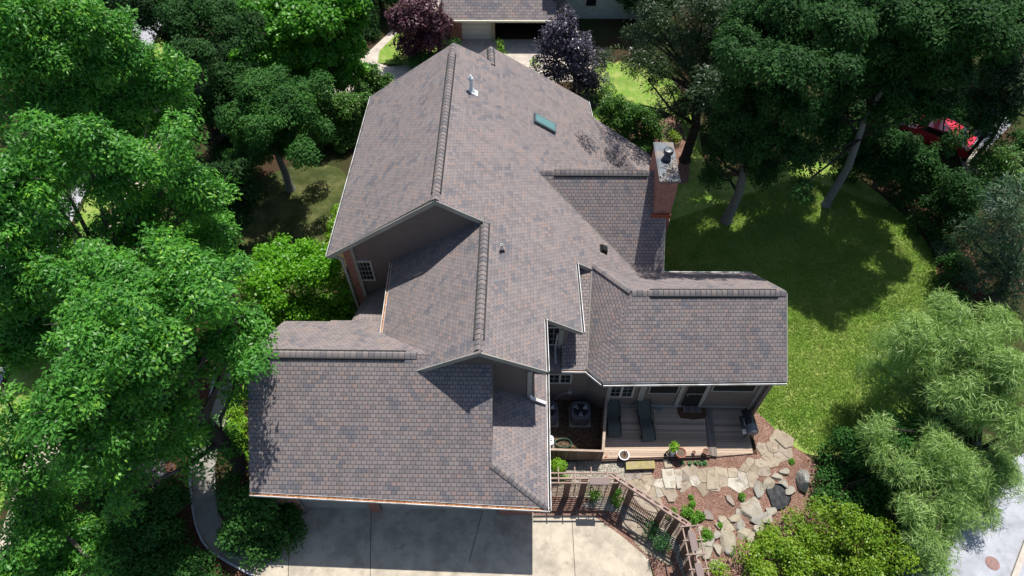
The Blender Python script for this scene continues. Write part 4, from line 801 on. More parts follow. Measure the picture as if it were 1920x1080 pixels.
# centre line of the wall on the ground: A (garage) - Bc (first corner) - Cc (second corner) - D
A_ = np.array([T(1020, 897)[0], T(1020, 897)[1], 0]); B_ = T(1158, 897)*[1, 1, 0]; C_ = T(1291, 984)*[1, 1, 0]; D_ = T(1318, 1110)*[1, 1, 0]
segs = [(A_, B_), (B_, C_), (C_, D_)]
def dirn(a, b): d = (b-a)/np.linalg.norm(b-a); return d, np.array([-d[1], d[0], 0])
pang = 0.0
def post(P, name='post'): mb = MB(); mb.box((P[0], P[1], TZ/2), (.19, .08, TZ-.02), rz=pang); pob(name, mb, PW)
def lattice(a, b, z0, z1, dv=.21, dh=.125, label=None, top=None, bot=None):
    d, n_ = dirn(a, b); L = np.linalg.norm(b-a); mb = MB(); k = int((z1-z0)/dh)
    top = top or (lambda s: z1); bot = bot or (lambda s: z0)
    for i in range(k+1):
        z = z0+(z1-z0)*i/k; ss = [s for s in np.linspace(0, L, 25) if bot(s/L) <= z <= top(s/L)]
        if len(ss) > 1:
            runs = [[ss[0], ss[0]]]
            for s in ss[1:]:
                if s-runs[-1][1] < L/24*1.5: runs[-1][1] = s
                else: runs.append([s, s])
            for r0, r1 in runs:
                if r1 > r0: mb.bar(a+d*r0+(0, 0, z), a+d*r1+(0, 0, z), .022, .032)
    kk = max(2, int(L/dv))
    for j in range(kk+1): s = L*j/kk; mb.bar(a+d*s+n_*.02+(0, 0, bot(j/kk)), a+d*s+n_*.02+(0, 0, top(j/kk)), .022, .022, upv=(d[0], d[1], 0))
    pob('lattice_panel', mb, PW, label)
# segment one
d, n_ = dirn(A_, B_)
ps = [T(x, 899)*[1, 1, 0] for x in (1030, 1066, 1097, 1158)]
for p in ps[1:]: post(p)
for a, b in zip(ps[:-1], ps[1:]): lattice(a, b, .10, 1.2)
mb = MB()
for off, w_, z in ((0, .05, TZ), (.16, .04, TZ+.02), (-.15, .035, TZ+.02)): mb.bar(A_+n_*off+(0, 0, z), B_+n_*(off)+(0.0, 0, z), w_, .06)
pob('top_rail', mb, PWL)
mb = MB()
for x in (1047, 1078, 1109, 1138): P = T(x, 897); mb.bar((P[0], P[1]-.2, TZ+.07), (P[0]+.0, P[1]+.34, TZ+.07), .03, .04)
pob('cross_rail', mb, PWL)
P, Q = T(1105, 896, TZ+.12), T(1143, 909, TZ+.12); mb = MB(); mb.box(((P[0]+Q[0])/2, (P[1]+Q[1])/2, TZ+.12), (Q[0]-P[0], P[1]-Q[1], .03)); pob('cover_panel', mb, PWB, 'speckled rectangular cover over the straight run')
# segment two with the arched gate
d, n_ = dirn(B_, C_); L2 = np.linalg.norm(C_-B_); B2 = B_-d*.25
mb = MB()
for off in (.045, -.045): mb.bar(B2+n_*off*1.2+(0, 0, TZ), C_+d*.05+n_*off*1.2+(0, 0, TZ), .035, .09)
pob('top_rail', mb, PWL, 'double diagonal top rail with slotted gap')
mb = MB()
for s in np.linspace(0, L2, 9): mb.box(B_+d*s+(0, 0, TZ), (.12, .075, .07), rz=math.atan2(d[1], d[0]))
pob('rail_block', mb, PWL)
pang = math.atan2(d[1], d[0])
sg = [0, .215, .665, .86, 1.0]; PP = [B_+d*L2*s for s in sg]
for p in PP[1:4]: post(p)
lattice(PP[0], PP[1], .1, 1.28, .14); lattice(PP[2], PP[3], .1, 1.28, .14); lattice(PP[3], PP[4], .1, 1.28, .14)
ga, gb = PP[1]+d*.09, PP[2]-d*.09; Lg = np.linalg.norm(gb-ga)
topc = lambda s: .98-.34*math.sin(math.pi*s)
gt = obj('gate', MB().bar(ga+(0, 0, .46), gb+(0, 0, .46), .03, .05), PW, pg); gt['label'] = 'lattice gate with a round opening at the top'
lm = MB()
for j in range(1, 15): s = j/15; lm.bar(ga+(gb-ga)*s+(0, 0, .08), ga+(gb-ga)*s+(0, 0, topc(s)), .034, .02, upv=(d[0], d[1], 0))
for k in range(9): 
    z = .14+k*.1
    ss = [s for s in np.linspace(0, 1, 41) if topc(s) >= z]
    l_ = [s for s in ss if s <= .5]; r2 = [s for s in ss if s > .5]
    for g_ in (([l_[0], r2[-1]],) if (l_ and r2 and topc(.5) >= z) else tuple([q_[0], q_[-1]] for q_ in (l_, r2) if len(q_) > 1)): lm.bar(ga+(gb-ga)*g_[0]+(0, 0, z), ga+(gb-ga)*g_[1]+(0, 0, z), .014, .016) if k % 3 == 1 else None
obj('lattice', lm, PW, gt)
fm = MB(); fm.tube([ga+(gb-ga)*s+(0, 0, topc(s)) for s in np.linspace(0, 1, 15)], .025, 6); fm.bar(ga+(0, 0, .05), ga+(0, 0, .98), .05, .05, upv=(d[0], d[1], 0)); fm.bar(gb+(0, 0, .05), gb+(0, 0, .98), .05, .05, upv=(d[0], d[1], 0)); fm.bar(ga+(0, 0, .07), gb+(0, 0, .07), .04, .05)
fm.bar(ga+(0, 0, .12), gb+(0, 0, .5), .02, .02); fm.bar(ga+(0, 0, .5), gb+(0, 0, .12), .02, .02)
obj('gate_frame', fm, PWL, gt)
fm = MB(); fm.tube([ga+(gb-ga)*s+(0, 0, 1.0+.32*math.sqrt(max(0, 1-(2*s-1)**2))) for s in np.linspace(0, 1, 21)], .024, 6); pob('arch', fm, PW)
# segment three
d, n_ = dirn(C_, D_); L3 = np.linalg.norm(D_-C_)
pang = math.atan2(d[1], d[0]); n3 = 5; PP = [C_+d*L3*s for s in np.linspace(0.0, 1, n3)]
for p in PP: post(p)
for a, b in zip(PP[:-1], PP[1:]): lattice(a, b, .1, 1.28, .15)
mb = MB()
for off in (-.2, .02, .26): mb.bar(C_+n_*off+(0, 0, TZ+.02), D_+n_*off+(0, 0, TZ+.02), .035, .05)
pob('top_rail', mb, PWL)
mb = MB()
for s in (.03, .25, .46, .68, .9): P = C_+d*L3*s; mb.bar(P-n_*.28+(0, 0, TZ+.065), P+n_*.34+(0, 0, TZ+.065), .03, .035)
pob('cross_rail', mb, PWL)
for s0, s1 in ((.13, .42), (.60, .9)):
    mb = MB(); P = C_+d*L3*(s0+s1)/2; mb.box((P[0], P[1], TZ+.12), (L3*(s1-s0), .2, .03), rz=math.atan2(d[1], d[0])); pob('cover_panel', mb, PWB)
# vines
L_DK = leaf_mat('dark vine leaf', (.02, .08, .02), (.05, .17, .04), .3, hot=(.12, .28, .06))
for x, y, z, r, lb in [(1114, 925, .55, .28, 'bushy green vine climbing the straight lattice run'), (1158, 935, .6, .17, 'yellow green vine on the narrow lattice left of the gate'), (1228, 992, .55, .30, 'dark leafy vine on the lattice right of the gate'), (1240, 1020, .55, .32, 'dense vine at the pergola corner above the driveway'), (1258, 968, 1.0, .12, 'small vine tip near the top rail corner')]:
    P = B(x, y, z); t = thing('vine', lb, 'vine', (P[0], P[1], 0)); g_ = np.random.default_rng(x); k = 16
    cs = np.stack([P[0]+g_.normal(0, r*.35, k), P[1]+g_.normal(0, r*.3, k), np.clip(z+g_.normal(0, .34, k), .12, 1.4)], 1); nn = g_.normal(0, .5, (k, 3))+[0, -.2, .8]; nn /= np.linalg.norm(nn, axis=1)[:, None]
    v, va = leaf_cloud(cs, nn, np.full(k, r*.42), 34, .06, .035, .6, .4, .3, seed=x); leaf_obj('leaves', [v], [va], L_BR if 'dark' not in lb and 'dense' not in lb else L_DK, t)
    mb = MB(); mb.tube([(P[0], P[1], 0), (P[0]+.05, P[1], z*.6), (P[0]-.04, P[1], z+.3)], [.02, .015, .008], 5); obj('stem', mb, STEM, t)
# ------------------------------------------------------------------ trees and shrubs
BARK = noisy('grey brown bark', (.055, .045, .038), (.13, .11, .095), 9, .95, bump=.8, bscale=25); BARKL = noisy('pale grey bark', (.13, .125, .12), (.24, .235, .225), 9, .9, bump=.5); BARKD = noisy('dark bark', (.022, .018, .015), (.05, .042, .035), 9, .95, bump=.6)
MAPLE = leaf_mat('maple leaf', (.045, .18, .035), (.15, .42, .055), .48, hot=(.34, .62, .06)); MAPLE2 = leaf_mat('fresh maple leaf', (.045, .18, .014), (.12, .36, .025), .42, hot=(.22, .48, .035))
OAKD = leaf_mat('dark green leaf', (.012, .045, .012), (.04, .115, .024), .3, spec=.15, rough=.6); OAKD2 = leaf_mat('darkest green leaf', (.010, .035, .010), (.025, .07, .018), .25, hot=(.05, .12, .03), spec=.12, rough=.6)  # OAKD2: the darkest of the leaf greens
PINE = leaf_mat('olive needle', (.014, .035, .012), (.04, .08, .022), .2, hot=(.08, .13, .03)); PINEB = leaf_mat('blue green needle', (.035, .085, .045), (.09, .17, .085), .25, hot=(.14, .24, .10))
PURP = leaf_mat('maroon leaf', (.055, .018, .032), (.15, .06, .085), .2, hot=(.22, .11, .13), rough=.45); PLUM = leaf_mat('purple grey leaf', (.035, .028, .05), (.12, .105, .15), .15, hot=(.33, .30, .36), rough=.35)
WILL = leaf_mat('willow leaf', (.19, .32, .075), (.38, .54, .18), .4, hot=(.46, .62, .22)); YEL = leaf_mat('yellow green leaf', (.10, .22, .02), (.26, .40, .03), .4, hot=(.38, .47, .05)); BUSH = leaf_mat('mid green leaf', (.04, .12, .02), (.11, .24, .045), .35, hot=(.2, .34, .06)); BUSHD = leaf_mat('dark shrub leaf', (.022, .08, .016), (.055, .16, .03), .3, hot=(.11, .25, .045), spec=.15, rough=.6)
DOG = leaf_mat('fresh dogwood leaf', (.08, .26, .012), (.18, .45, .02), .42, hot=(.27, .55, .04))
NL = 0; DM = 1.4
def tree(name, base, lobes, mat, label, cat='tree', bark=None, tr=.22, L=.135, W=.062, sp=.32, per=54, sub=5, dark=0, dens=1.0, fill=.5, group=None, jit=.38, droop=.5, ztop=None, zmin=.6, hang=0.0, seed=None, flat=.14, trunk_top=None, limbs=True, axis=None, inner=None):
    global NL
    Pb = B(*base) if axis is None else np.array([axis[0], axis[1], 0.]); g = np.random.default_rng(seed or int(base[0]*3+base[1]))
    t = thing(name, label, cat, (Pb[0], Pb[1], 0), group); quads = []; var = []; cents = []
    for lb in lobes:
        lb0 = lb[0]
        if lb[0] == 's':                         # lobe whose shade falls on photo point (px, py) at height zb
            _, px, py, zb, dz, rm = lb; c = B(px, py, zb)+np.array([.2, .45, 1.])*dz; rp = rm*FPX/depth(c); lb = (px, py, rp, -9)
        else:
            c = None
        px, py, rp = lb[:3]; c = c if c is not None else closest(px, py, Pb[0], Pb[1]) if len(lb) < 4 else B(px, py, lb[3])
        if len(lb) < 4 and lb0 != 's':
            if c[2] < zmin: c = B(px, py, zmin)
            if ztop and c[2] > ztop: c = B(px, py, ztop)
        r = rp*depth(c)/FPX if lb0 != 's' else rm; cents.append((c, r)) if lb0 != 's' else None
        subs = []
        if sub and r > 2.2*sp:
            for _ in range(sub+3):
                e_ = g.normal(0, 1, 3); e_[2] = e_[2]*.8+.45; e_ /= np.linalg.norm(e_); subs.append((c+e_*r*g.uniform(.5, .8)*np.array([1, 1, .9]), r*g.uniform(.32, .55)))
            subs.append((c, r*.6))
        else: subs = [(c, r)]
        css = []; dds = []
        for c2, r2 in subs:
            n = max(3, int(dens*DM*3.0*(r2/sp)**2*(1+fill)))
            d_ = g.normal(0, 1, (n, 3)); d_[:, 2] = d_[:, 2]*.9+.4; d_ /= np.linalg.norm(d_, axis=1)[:, None]
            rad = r2*np.where(g.uniform(0, 1, n) < fill/(1+fill), g.uniform(.3, .8, n), g.uniform(.85, 1.12, n)); css.append(c2+d_*rad[:, None]*np.array([1, 1, .85])); dds.append(d_)
        cs = np.concatenate(css); dd = np.concatenate(dds); ok = cs[:, 2] > .12; cs = cs[ok]; dd = dd[ok]
        nn = dd*.75+g.normal(0, .18, dd.shape); nn[:, 2] += .55; nn /= np.linalg.norm(nn, axis=1)[:, None]
        rs = sp*g.uniform(.65, 1.2, len(cs))
        v, va = leaf_cloud(cs, nn, rs, per, L, W, jit, droop, flat, seed=int(g.integers(1e9)), cup=.18+hang)
        if hang: v[..., 2] -= hang*g.uniform(0, 1, len(v))[:, None]*np.linalg.norm(v[:, :1, :2]-c[:2], axis=2)
        quads.append(v); var.append(va)
    k = sum(len(v) for v in quads); NL += k
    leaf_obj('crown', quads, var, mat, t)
    C = np.mean([c for c, r in cents], 0); zt = trunk_top or max(.5, C[2]*.9); bark = bark or BARK
    mb = MB(); top = np.array([Pb[0]*.8+C[0]*.2, Pb[1]*.8+C[1]*.2, zt]); pts = [np.array([Pb[0], Pb[1], -.05]), np.array([Pb[0], Pb[1], .25]), np.array([Pb[0]+.06, Pb[1]-.04, zt*.35]), top*np.array([1, 1, .7])-np.array([.05, 0, 0]), top]
    mb.tube(pts, [tr*1.5, tr*1.05, tr*.9, tr*.7, tr*.45], 10); obj('trunk', mb, bark, t, smooth=True)
    if limbs:
        mb = MB()
        for c, r in cents:
            s = g.uniform(.3, .95); a = pts[2]*(1-s)+top*s; a = a if c[2] > a[2]-1 else pts[2]
            mid = (a+c)/2+np.array([0, 0, -.1*np.linalg.norm(c-a)*.3])+g.normal(0, .12, 3); mb.tube([a, mid, c], [tr*.38, tr*.25, tr*.12], 6)
            for _ in range(4):
                e_ = g.normal(0, 1, 3); e_[2] = abs(e_[2])*.5; e_ /= np.linalg.norm(e_); mb.tube([c, c+e_*r*.5+g.normal(0, .05, 3), c+e_*r*.92], [tr*.12, tr*.07, tr*.025], 4)
        obj('limb', mb, BARKD if bark in (BARKL, BARKD) else bark, t)
    return t
def shrub(base, lobes, mat, label, **k):
    d = dict(cat='shrub', tr=.05, L=.09, W=.06, sp=.24, per=26, zmin=.35, limbs=True, jit=.5, bark=STEM); d.update(k); return tree(d.pop('name', 'shrub'), base, lobes, mat, label, **d)
# left group
G1 = 'maples between the street and the garage'
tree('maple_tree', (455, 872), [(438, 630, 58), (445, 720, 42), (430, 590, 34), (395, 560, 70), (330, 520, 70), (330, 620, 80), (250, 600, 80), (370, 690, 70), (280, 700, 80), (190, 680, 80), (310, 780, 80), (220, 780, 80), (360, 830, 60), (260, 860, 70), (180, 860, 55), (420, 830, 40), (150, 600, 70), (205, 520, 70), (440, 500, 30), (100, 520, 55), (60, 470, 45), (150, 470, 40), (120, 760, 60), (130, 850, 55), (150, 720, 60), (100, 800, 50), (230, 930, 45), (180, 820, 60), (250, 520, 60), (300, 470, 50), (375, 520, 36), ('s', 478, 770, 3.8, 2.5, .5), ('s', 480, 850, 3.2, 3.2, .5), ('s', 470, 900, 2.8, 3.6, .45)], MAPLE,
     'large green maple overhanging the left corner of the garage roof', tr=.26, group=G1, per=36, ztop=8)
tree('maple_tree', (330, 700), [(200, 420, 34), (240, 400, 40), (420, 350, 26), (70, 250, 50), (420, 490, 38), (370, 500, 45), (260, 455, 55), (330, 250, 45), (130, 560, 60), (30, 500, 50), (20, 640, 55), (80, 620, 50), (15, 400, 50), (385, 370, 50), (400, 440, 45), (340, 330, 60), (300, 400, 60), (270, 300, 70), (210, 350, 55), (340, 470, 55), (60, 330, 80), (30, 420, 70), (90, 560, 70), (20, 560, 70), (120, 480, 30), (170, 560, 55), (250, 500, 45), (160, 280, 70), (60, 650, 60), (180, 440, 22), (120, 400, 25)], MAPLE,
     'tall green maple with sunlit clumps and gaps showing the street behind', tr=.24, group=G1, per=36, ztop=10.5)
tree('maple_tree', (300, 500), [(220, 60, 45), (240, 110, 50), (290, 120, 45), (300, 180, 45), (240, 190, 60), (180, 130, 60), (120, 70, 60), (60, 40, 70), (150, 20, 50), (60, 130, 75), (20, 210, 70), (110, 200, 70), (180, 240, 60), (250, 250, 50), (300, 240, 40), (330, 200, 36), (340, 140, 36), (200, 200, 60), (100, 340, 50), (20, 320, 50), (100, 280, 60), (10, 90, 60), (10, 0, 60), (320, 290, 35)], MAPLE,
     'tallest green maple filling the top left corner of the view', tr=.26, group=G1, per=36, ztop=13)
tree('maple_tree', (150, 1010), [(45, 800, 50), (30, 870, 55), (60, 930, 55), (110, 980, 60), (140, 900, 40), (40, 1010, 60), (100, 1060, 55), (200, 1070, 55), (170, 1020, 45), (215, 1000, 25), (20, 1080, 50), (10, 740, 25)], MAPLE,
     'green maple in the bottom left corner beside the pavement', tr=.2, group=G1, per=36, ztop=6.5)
G2 = 'dark trees behind the maples'
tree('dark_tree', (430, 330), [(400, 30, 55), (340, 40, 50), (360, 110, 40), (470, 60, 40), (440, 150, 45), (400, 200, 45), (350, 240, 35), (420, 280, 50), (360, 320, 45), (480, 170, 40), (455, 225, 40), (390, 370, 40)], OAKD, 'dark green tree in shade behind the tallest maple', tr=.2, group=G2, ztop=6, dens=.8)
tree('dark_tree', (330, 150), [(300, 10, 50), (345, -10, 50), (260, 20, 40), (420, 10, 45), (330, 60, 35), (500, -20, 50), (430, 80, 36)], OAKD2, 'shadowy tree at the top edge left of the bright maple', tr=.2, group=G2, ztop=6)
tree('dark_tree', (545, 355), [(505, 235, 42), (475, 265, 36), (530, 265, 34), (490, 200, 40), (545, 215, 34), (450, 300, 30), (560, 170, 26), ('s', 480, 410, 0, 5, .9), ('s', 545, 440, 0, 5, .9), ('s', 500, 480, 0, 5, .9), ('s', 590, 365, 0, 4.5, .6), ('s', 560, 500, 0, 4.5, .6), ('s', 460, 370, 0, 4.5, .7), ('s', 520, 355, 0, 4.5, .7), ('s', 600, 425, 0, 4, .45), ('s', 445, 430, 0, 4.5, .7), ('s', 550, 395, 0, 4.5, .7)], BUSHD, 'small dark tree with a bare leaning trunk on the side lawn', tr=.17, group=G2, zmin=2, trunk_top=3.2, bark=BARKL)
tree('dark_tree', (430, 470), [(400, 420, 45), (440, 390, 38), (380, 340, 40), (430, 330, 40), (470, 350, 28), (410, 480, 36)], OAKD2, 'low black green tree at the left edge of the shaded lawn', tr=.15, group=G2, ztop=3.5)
tree('bright_maple', (625, 195), [(560, 40, 55), (620, 30, 55), (650, 80, 42), (600, 90, 45), (540, 90, 50), (490, 70, 45), (510, 20, 50), (480, 120, 45), (580, 140, 40), (530, 150, 40), (670, 20, 30), (655, 130, 30), (620, 150, 30), (500, 170, 30), (575, -10, 40), (470, 20, 35), (570, 185, 22)], MAPLE2,
     'bright green maple above the curved neighbour driveway', tr=.16, L=.17, W=.12, ztop=5)
tree('dark_tree', (720, 30), [(700, -10, 40), (740, -20, 40), (690, 40, 30)], OAKD2, 'dark tree at the top edge left of the maroon maple', tr=.2, ztop=4, group=G2)
for i, (x, y, l_) in enumerate([(60, 420, 'shaded low tree at the left edge, by the street'), (95, 250, 'shaded low tree under the tallest maple'), (30, 600, 'shaded low tree at the left edge below the street gap'), (190, 130, 'shaded low tree behind the tallest maple')]):
    tree('understory_tree', (x+40, y+70), [(x, y, 44), (x+50, y+15, 36), (x-45, y+10, 40), (x+10, y+60, 36), (x-20, y-50, 40), (x+40, y-50, 32)], OAKD, l_, tr=.12, ztop=3, dens=.8, group='shaded low trees along the street')
shrub((590, 610), [(560, 520, 60), (500, 545, 50), (505, 490, 40), (560, 480, 42), (610, 500, 40), (640, 540, 32), (620, 580, 40), (560, 590, 50), (500, 600, 40), (460, 540, 30), (465, 590, 30), (640, 590, 26), (530, 465, 25)], DOG, 'large bright yellow green dogwood beside the west gable wall', name='dogwood_tree', cat='tree', L=.12, W=.08, sp=.3, per=30, tr=.09, ztop=2.6)
shrub((690, 170), [(700, 150, 30), (680, 165, 24), (720, 158, 22), (700, 135, 18)], BUSH, 'round green bush at the corner of the curved driveway', L=.12, W=.08)
shrub((640, 260), [(640, 200, 34), (600, 215, 34), (665, 225, 30), (620, 250, 36), (580, 255, 30), (650, 265, 26), (675, 195, 24), (600, 180, 26)], BUSH, 'sprawling grey green shrub along the west side of the house', L=.11, W=.08)
shrub((575, 240), [(560, 200, 30), (570, 235, 26), (545, 225, 22), (575, 262, 20)], PINE, 'dull feathery shrub left of the sprawling grey green shrub', L=.12, W=.04)
shrub((630, 440), [(634, 395, 14), (628, 420, 15), (622, 445, 14), (618, 465, 10)], L_LIME, 'thin lime hedge peeking past the west eave', L=.08, W=.06, sp=.16, ztop=.8)
shrub((440, 800), [(438, 770, 18), (442, 800, 20), (436, 825, 20), (450, 740, 14), (452, 830, 12), (458, 860, 14)], L_LIME, 'low lime groundcover bush at the left end of the garage', L=.07, W=.05, sp=.16, ztop=.6)
shrub((500, 985), [(500, 930, 48), (450, 950, 42), (540, 960, 34), (510, 990, 48), (450, 1000, 38), (480, 1030, 32), (530, 1010, 30), (430, 905, 24), (550, 985, 20)], BUSHD, 'large rounded dark green shrub at the garage corner by the path', L=.10, W=.07, sp=.26, per=34, ztop=1.5)
shrub((290, 1010), [(300, 960, 45), (330, 1000, 35), (270, 1000, 40), (250, 950, 40), (320, 930, 35), (230, 1040, 40), (290, 1050, 40), (340, 1040, 28)], BUSHD, 'dark rounded shrub left of the white path edging', L=.10, W=.07, ztop=1.2)
shrub((370, 1085), [(370, 1060, 30), (330, 1075, 30), (395, 1080, 22)], BUSHD, 'dark shrub at the bottom edge beside the mulch', L=.10, W=.07, ztop=.8)
shrub((290, 900), [(290, 885, 26), (262, 900, 22), (255, 920, 16)], PLUM, 'dark purple shrub in the shade under the maples', L=.10, W=.07, ztop=1.0)
shrub((210, 960), [(190, 930, 30), (215, 900, 30), (180, 980, 30), (220, 860, 30)], BUSHD, 'shaded bush next to the pavement under the maples', L=.10, W=.07, ztop=1.4)
# rear left of the neighbour drive
shrub((785, 108), [(785, 30, 36), (755, 50, 28), (820, 50, 28), (790, 70, 34), (760, 85, 22), (815, 80, 22), (805, 12, 22), (765, 15, 22), (785, 95, 22), (740, 30, 16)], PURP, 'round maroon japanese maple on the wedge of lawn', name='maroon_maple', cat='tree', L=.15, W=.09, sp=.3, per=36, tr=.08, ztop=3)
shrub((800, 118), [(745, 112, 12), (775, 118, 13), (805, 112, 14), (835, 98, 14), (852, 82, 12), (790, 105, 14), (846, 112, 10)], BUSHD, 'low dark hedge at the foot of the maroon maple', L=.09, W=.06, ztop=.5, name='hedge', cat='hedge')
shrub((1075, 175), [(1062, 45, 30), (1045, 75, 34), (1085, 80, 34), (1065, 110, 42), (1025, 105, 26), (1110, 110, 32), (1090, 145, 36), (1050, 140, 28), (1120, 150, 24), (1105, 175, 24), (1058, 20, 16), (1015, 85, 14), (1125, 185, 18), (1030, 130, 18)], PLUM, 'purple grey plum tree in front of the pale brick house', name='plum_tree', cat='tree', L=.14, W=.07, sp=.32, per=26, tr=.1, ztop=4, jit=.7, dens=.8)
shrub((936, 95), [(936, 80, 8), (940, 90, 9)], L_LIME, 'small lime sapling in front of the open garage', L=.12, W=.05, name='sapling', cat='sapling', sp=.2, per=14)
shrub((1000, 118), [(1003, 116, 9)], L_LIME, 'little lime shrub at the drive edge near the plum tree', L=.1, W=.05, sp=.2, per=16)
shrub((1190, 265), [(1175, 205, 30), (1150, 215, 28), (1200, 225, 32), (1175, 245, 34), (1215, 255, 28), (1140, 190, 18), (1200, 275, 24), (1235, 240, 16), (1130, 215, 16)], BUSH, 'broad sprawling green shrub behind the chimney', L=.12, W=.06, jit=.65)
shrub((1262, 268), [(1262, 250, 9), (1270, 258, 8), (1245, 270, 9)], YEL, 'small yellowish plant in the mulch behind the chimney', L=.1, W=.05, sp=.2, per=20)
shrub((1120, 200), [(1140, 170, 14), (1120, 190, 14)], BUSH, 'small bush under the plum tree by the lawn', L=.1, W=.06)
# right group
GR = None
G3 = 'tall dark trees behind the back lawn'
tree('pine_tree', (1284, 300), [(1215, 20, 34), (1265, 30, 42), (1320, 20, 46), (1225, 65, 36), (1290, 80, 46), (1340, 80, 42), (1205, 100, 30), (1250, 120, 40), (1310, 130, 44), (1215, 150, 30), (1260, 175, 34), (1320, 180, 38), (1290, 215, 26), (1350, 140, 36), (1195, 60, 22), (1245, 205, 24), (1360, 30, 36), ('s', 1150, 285, 3, 3.2, .55), ('s', 1105, 265, 3.6, 3.0, .45), ('s', 1185, 300, 2.4, 3.5, .5), ('s', 1228, 470, 3, 5.5, .4), ('s', 1232, 425, 3.3, 5, .35), ('s', 1218, 490, 2.6, 5.5, .35), (1180, 110, 20)], PINE, 'tall olive green pine with a dark trunk behind the chimney', cat='pine', bark=BARKD, tr=.22, L=.17, W=.035, sp=.42, per=52, group=G3, ztop=7.5, jit=.5, zmin=2.5, trunk_top=6)
tree('dark_tree', (1362, 415), [(1405, 210, 50), (1370, 170, 40), (1450, 190, 55), (1430, 120, 55), (1400, 270, 45), (1455, 260, 50), (1380, 90, 45), (1500, 220, 50), (1420, 40, 60), (1360, 240, 34), (1350, 290, 30), (1430, 310, 34), (1500, 290, 36), (1510, 130, 50), (1480, 60, 50), (1340, 330, 24), ('s', 1290, 400, 0, 7, 1.1), ('s', 1350, 470, 0, 8, 1.1), ('s', 1430, 440, 0, 8, 1.2), ('s', 1290, 500, 0, 9, 1), ('s', 1450, 530, 0, 9, 1.2), ('s', 1380, 540, 1, 8.5, 1), ('s', 1300, 515, 2.8, 6.5, .55), ('s', 1385, 512, 2.8, 6.5, .6), ('s', 1225, 515, 2.8, 7, .45), ('s', 1290, 350, 0, 6, .9), ('s', 1340, 345, 0, 6, .9), ('s', 1390, 375, 0, 6.5, .9), ('s', 1440, 360, 0, 6.5, .9), ('s', 1340, 400, 0, 7, .9), ('s', 1265, 400, 0, 6.5, .8), ('s', 1270, 460, 0, 7, .8), ('s', 1400, 330, 0, 6, .8), ('s', 1330, 325, 0, 6.5, 1.0), ('s', 1370, 345, 0, 7, 1.0), ('s', 1420, 345, 0, 7, 1.1), ('s', 1475, 345, 0, 7.5, 1.0), ('s', 1500, 390, 0, 8, 1.0), ('s', 1450, 310, 0, 6.5, 1.0), ('s', 1340, 512, 2.8, 6.5, .6), ('s', 1260, 505, 2.8, 6.5, .5), ('s', 1420, 520, 2.8, 6.6, .5)], OAKD, 'broad dark green tree with a pale trunk on the back lawn', bark=BARKL, tr=.2, group=G3, ztop=8, zmin=2.6, trunk_top=5)
tree('dark_tree', (1548, 385), [(1560, 150, 50), (1600, 100, 50), (1570, 60, 55), (1550, 230, 42), (1640, 150, 46), (1650, 60, 50), (1540, 10, 60), (1620, 10, 50), (1530, 290, 30), (1690, 110, 40), (1700, 30, 50), (1500, 350, 22), (1660, 210, 34), (1620, 60, 65), (1700, 90, 65), (1760, 130, 60), (1690, 180, 50), (1780, 50, 60), (1750, 190, 40), ('s', 1510, 450, 0, 9, 1.2), ('s', 1570, 500, 0, 9, 1.3), ('s', 1630, 450, 0, 8.5, 1.2), ('s', 1610, 540, 0, 9, 1.1), ('s', 1540, 570, 0, 9.5, 1.1), ('s', 1500, 530, 0, 9, 1.1), ('s', 1670, 500, 0, 8.5, .8), ('s', 1580, 420, 0, 8, 1.2)], OAKD, 'dark green tree with a long leaning grey trunk at the lawn edge', bark=BARKL, tr=.17, group=G3, ztop=9, zmin=4.0, trunk_top=6.5)
tree('dark_tree', (1745, 240), [(1740, 60, 34), (1760, 10, 44), (1800, 30, 36), (1710, 160, 30), (1840, 10, 50), (1780, 90, 26), (1720, -20, 50), (1800, 255, 22, 2.6), (1795, 215, 20, 3), (1735, 205, 22, 3), (1765, 275, 18, 2), (1690, 215, 30, 2.5), (1820, 200, 30, 3), (1850, 240, 26, 2.5)], OAKD, 'dark thin trunked tree standing by the red car', bark=BARKD, tr=.14, group=G3, ztop=8, zmin=2.4, trunk_top=6, seed=5)
for i, (x, y) in enumerate([(1792, 285), (1808, 300), (1822, 305)]):
    tree('slender_tree', (x, y), [(x+50, y-110, 30), (x+75, y-160, 34), (x+95, y-130, 28)] , PINE, ['slender tree nearest the red car', 'middle one of three slender trees by the gravel', 'rightmost of three slender trees by the gravel'][i], bark=BARKD, tr=.09, group='slender trees by the gravel strip', ztop=6, zmin=2, trunk_top=4.5, L=.16, W=.05)
tree('dark_tree', (1900, 330), [(1890, 130, 44), (1900, 60, 46), (1880, 200, 36), (1860, 90, 34), (1915, 190, 40), (1870, 20, 40), (1910, 270, 30)], BUSHD, 'mid green tree at the right edge above the gravel', tr=.15, group=G3, ztop=6, dens=.7)
tree('understory_tree', (1640, 350), [(1620, 290, 38), (1660, 300, 40), (1700, 320, 40), (1590, 260, 34), (1640, 240, 38), (1690, 270, 34), (1730, 300, 30), (1740, 350, 30), (1700, 370, 30), (1590, 310, 26), (1760, 330, 24)], OAKD, 'wide dark understory tree at the far edge of the lawn', tr=.12, ztop=3, group=G3)
tree('understory_tree', (1760, 440), [(1770, 380, 34), (1740, 410, 30), (1800, 400, 34), (1780, 440, 30), (1820, 360, 30), (1800, 340, 24)], OAKD, 'dark understory tree left of the blue green conifer', tr=.12, ztop=2.6, group=G3)
tree('understory_tree', (1840, 350), [(1850, 300, 30), (1870, 320, 30), (1835, 340, 26), (1885, 290, 30), (1905, 330, 30)], BUSH, 'lighter green understory tree beside the gravel strip', tr=.1, ztop=2.6, dens=.7)
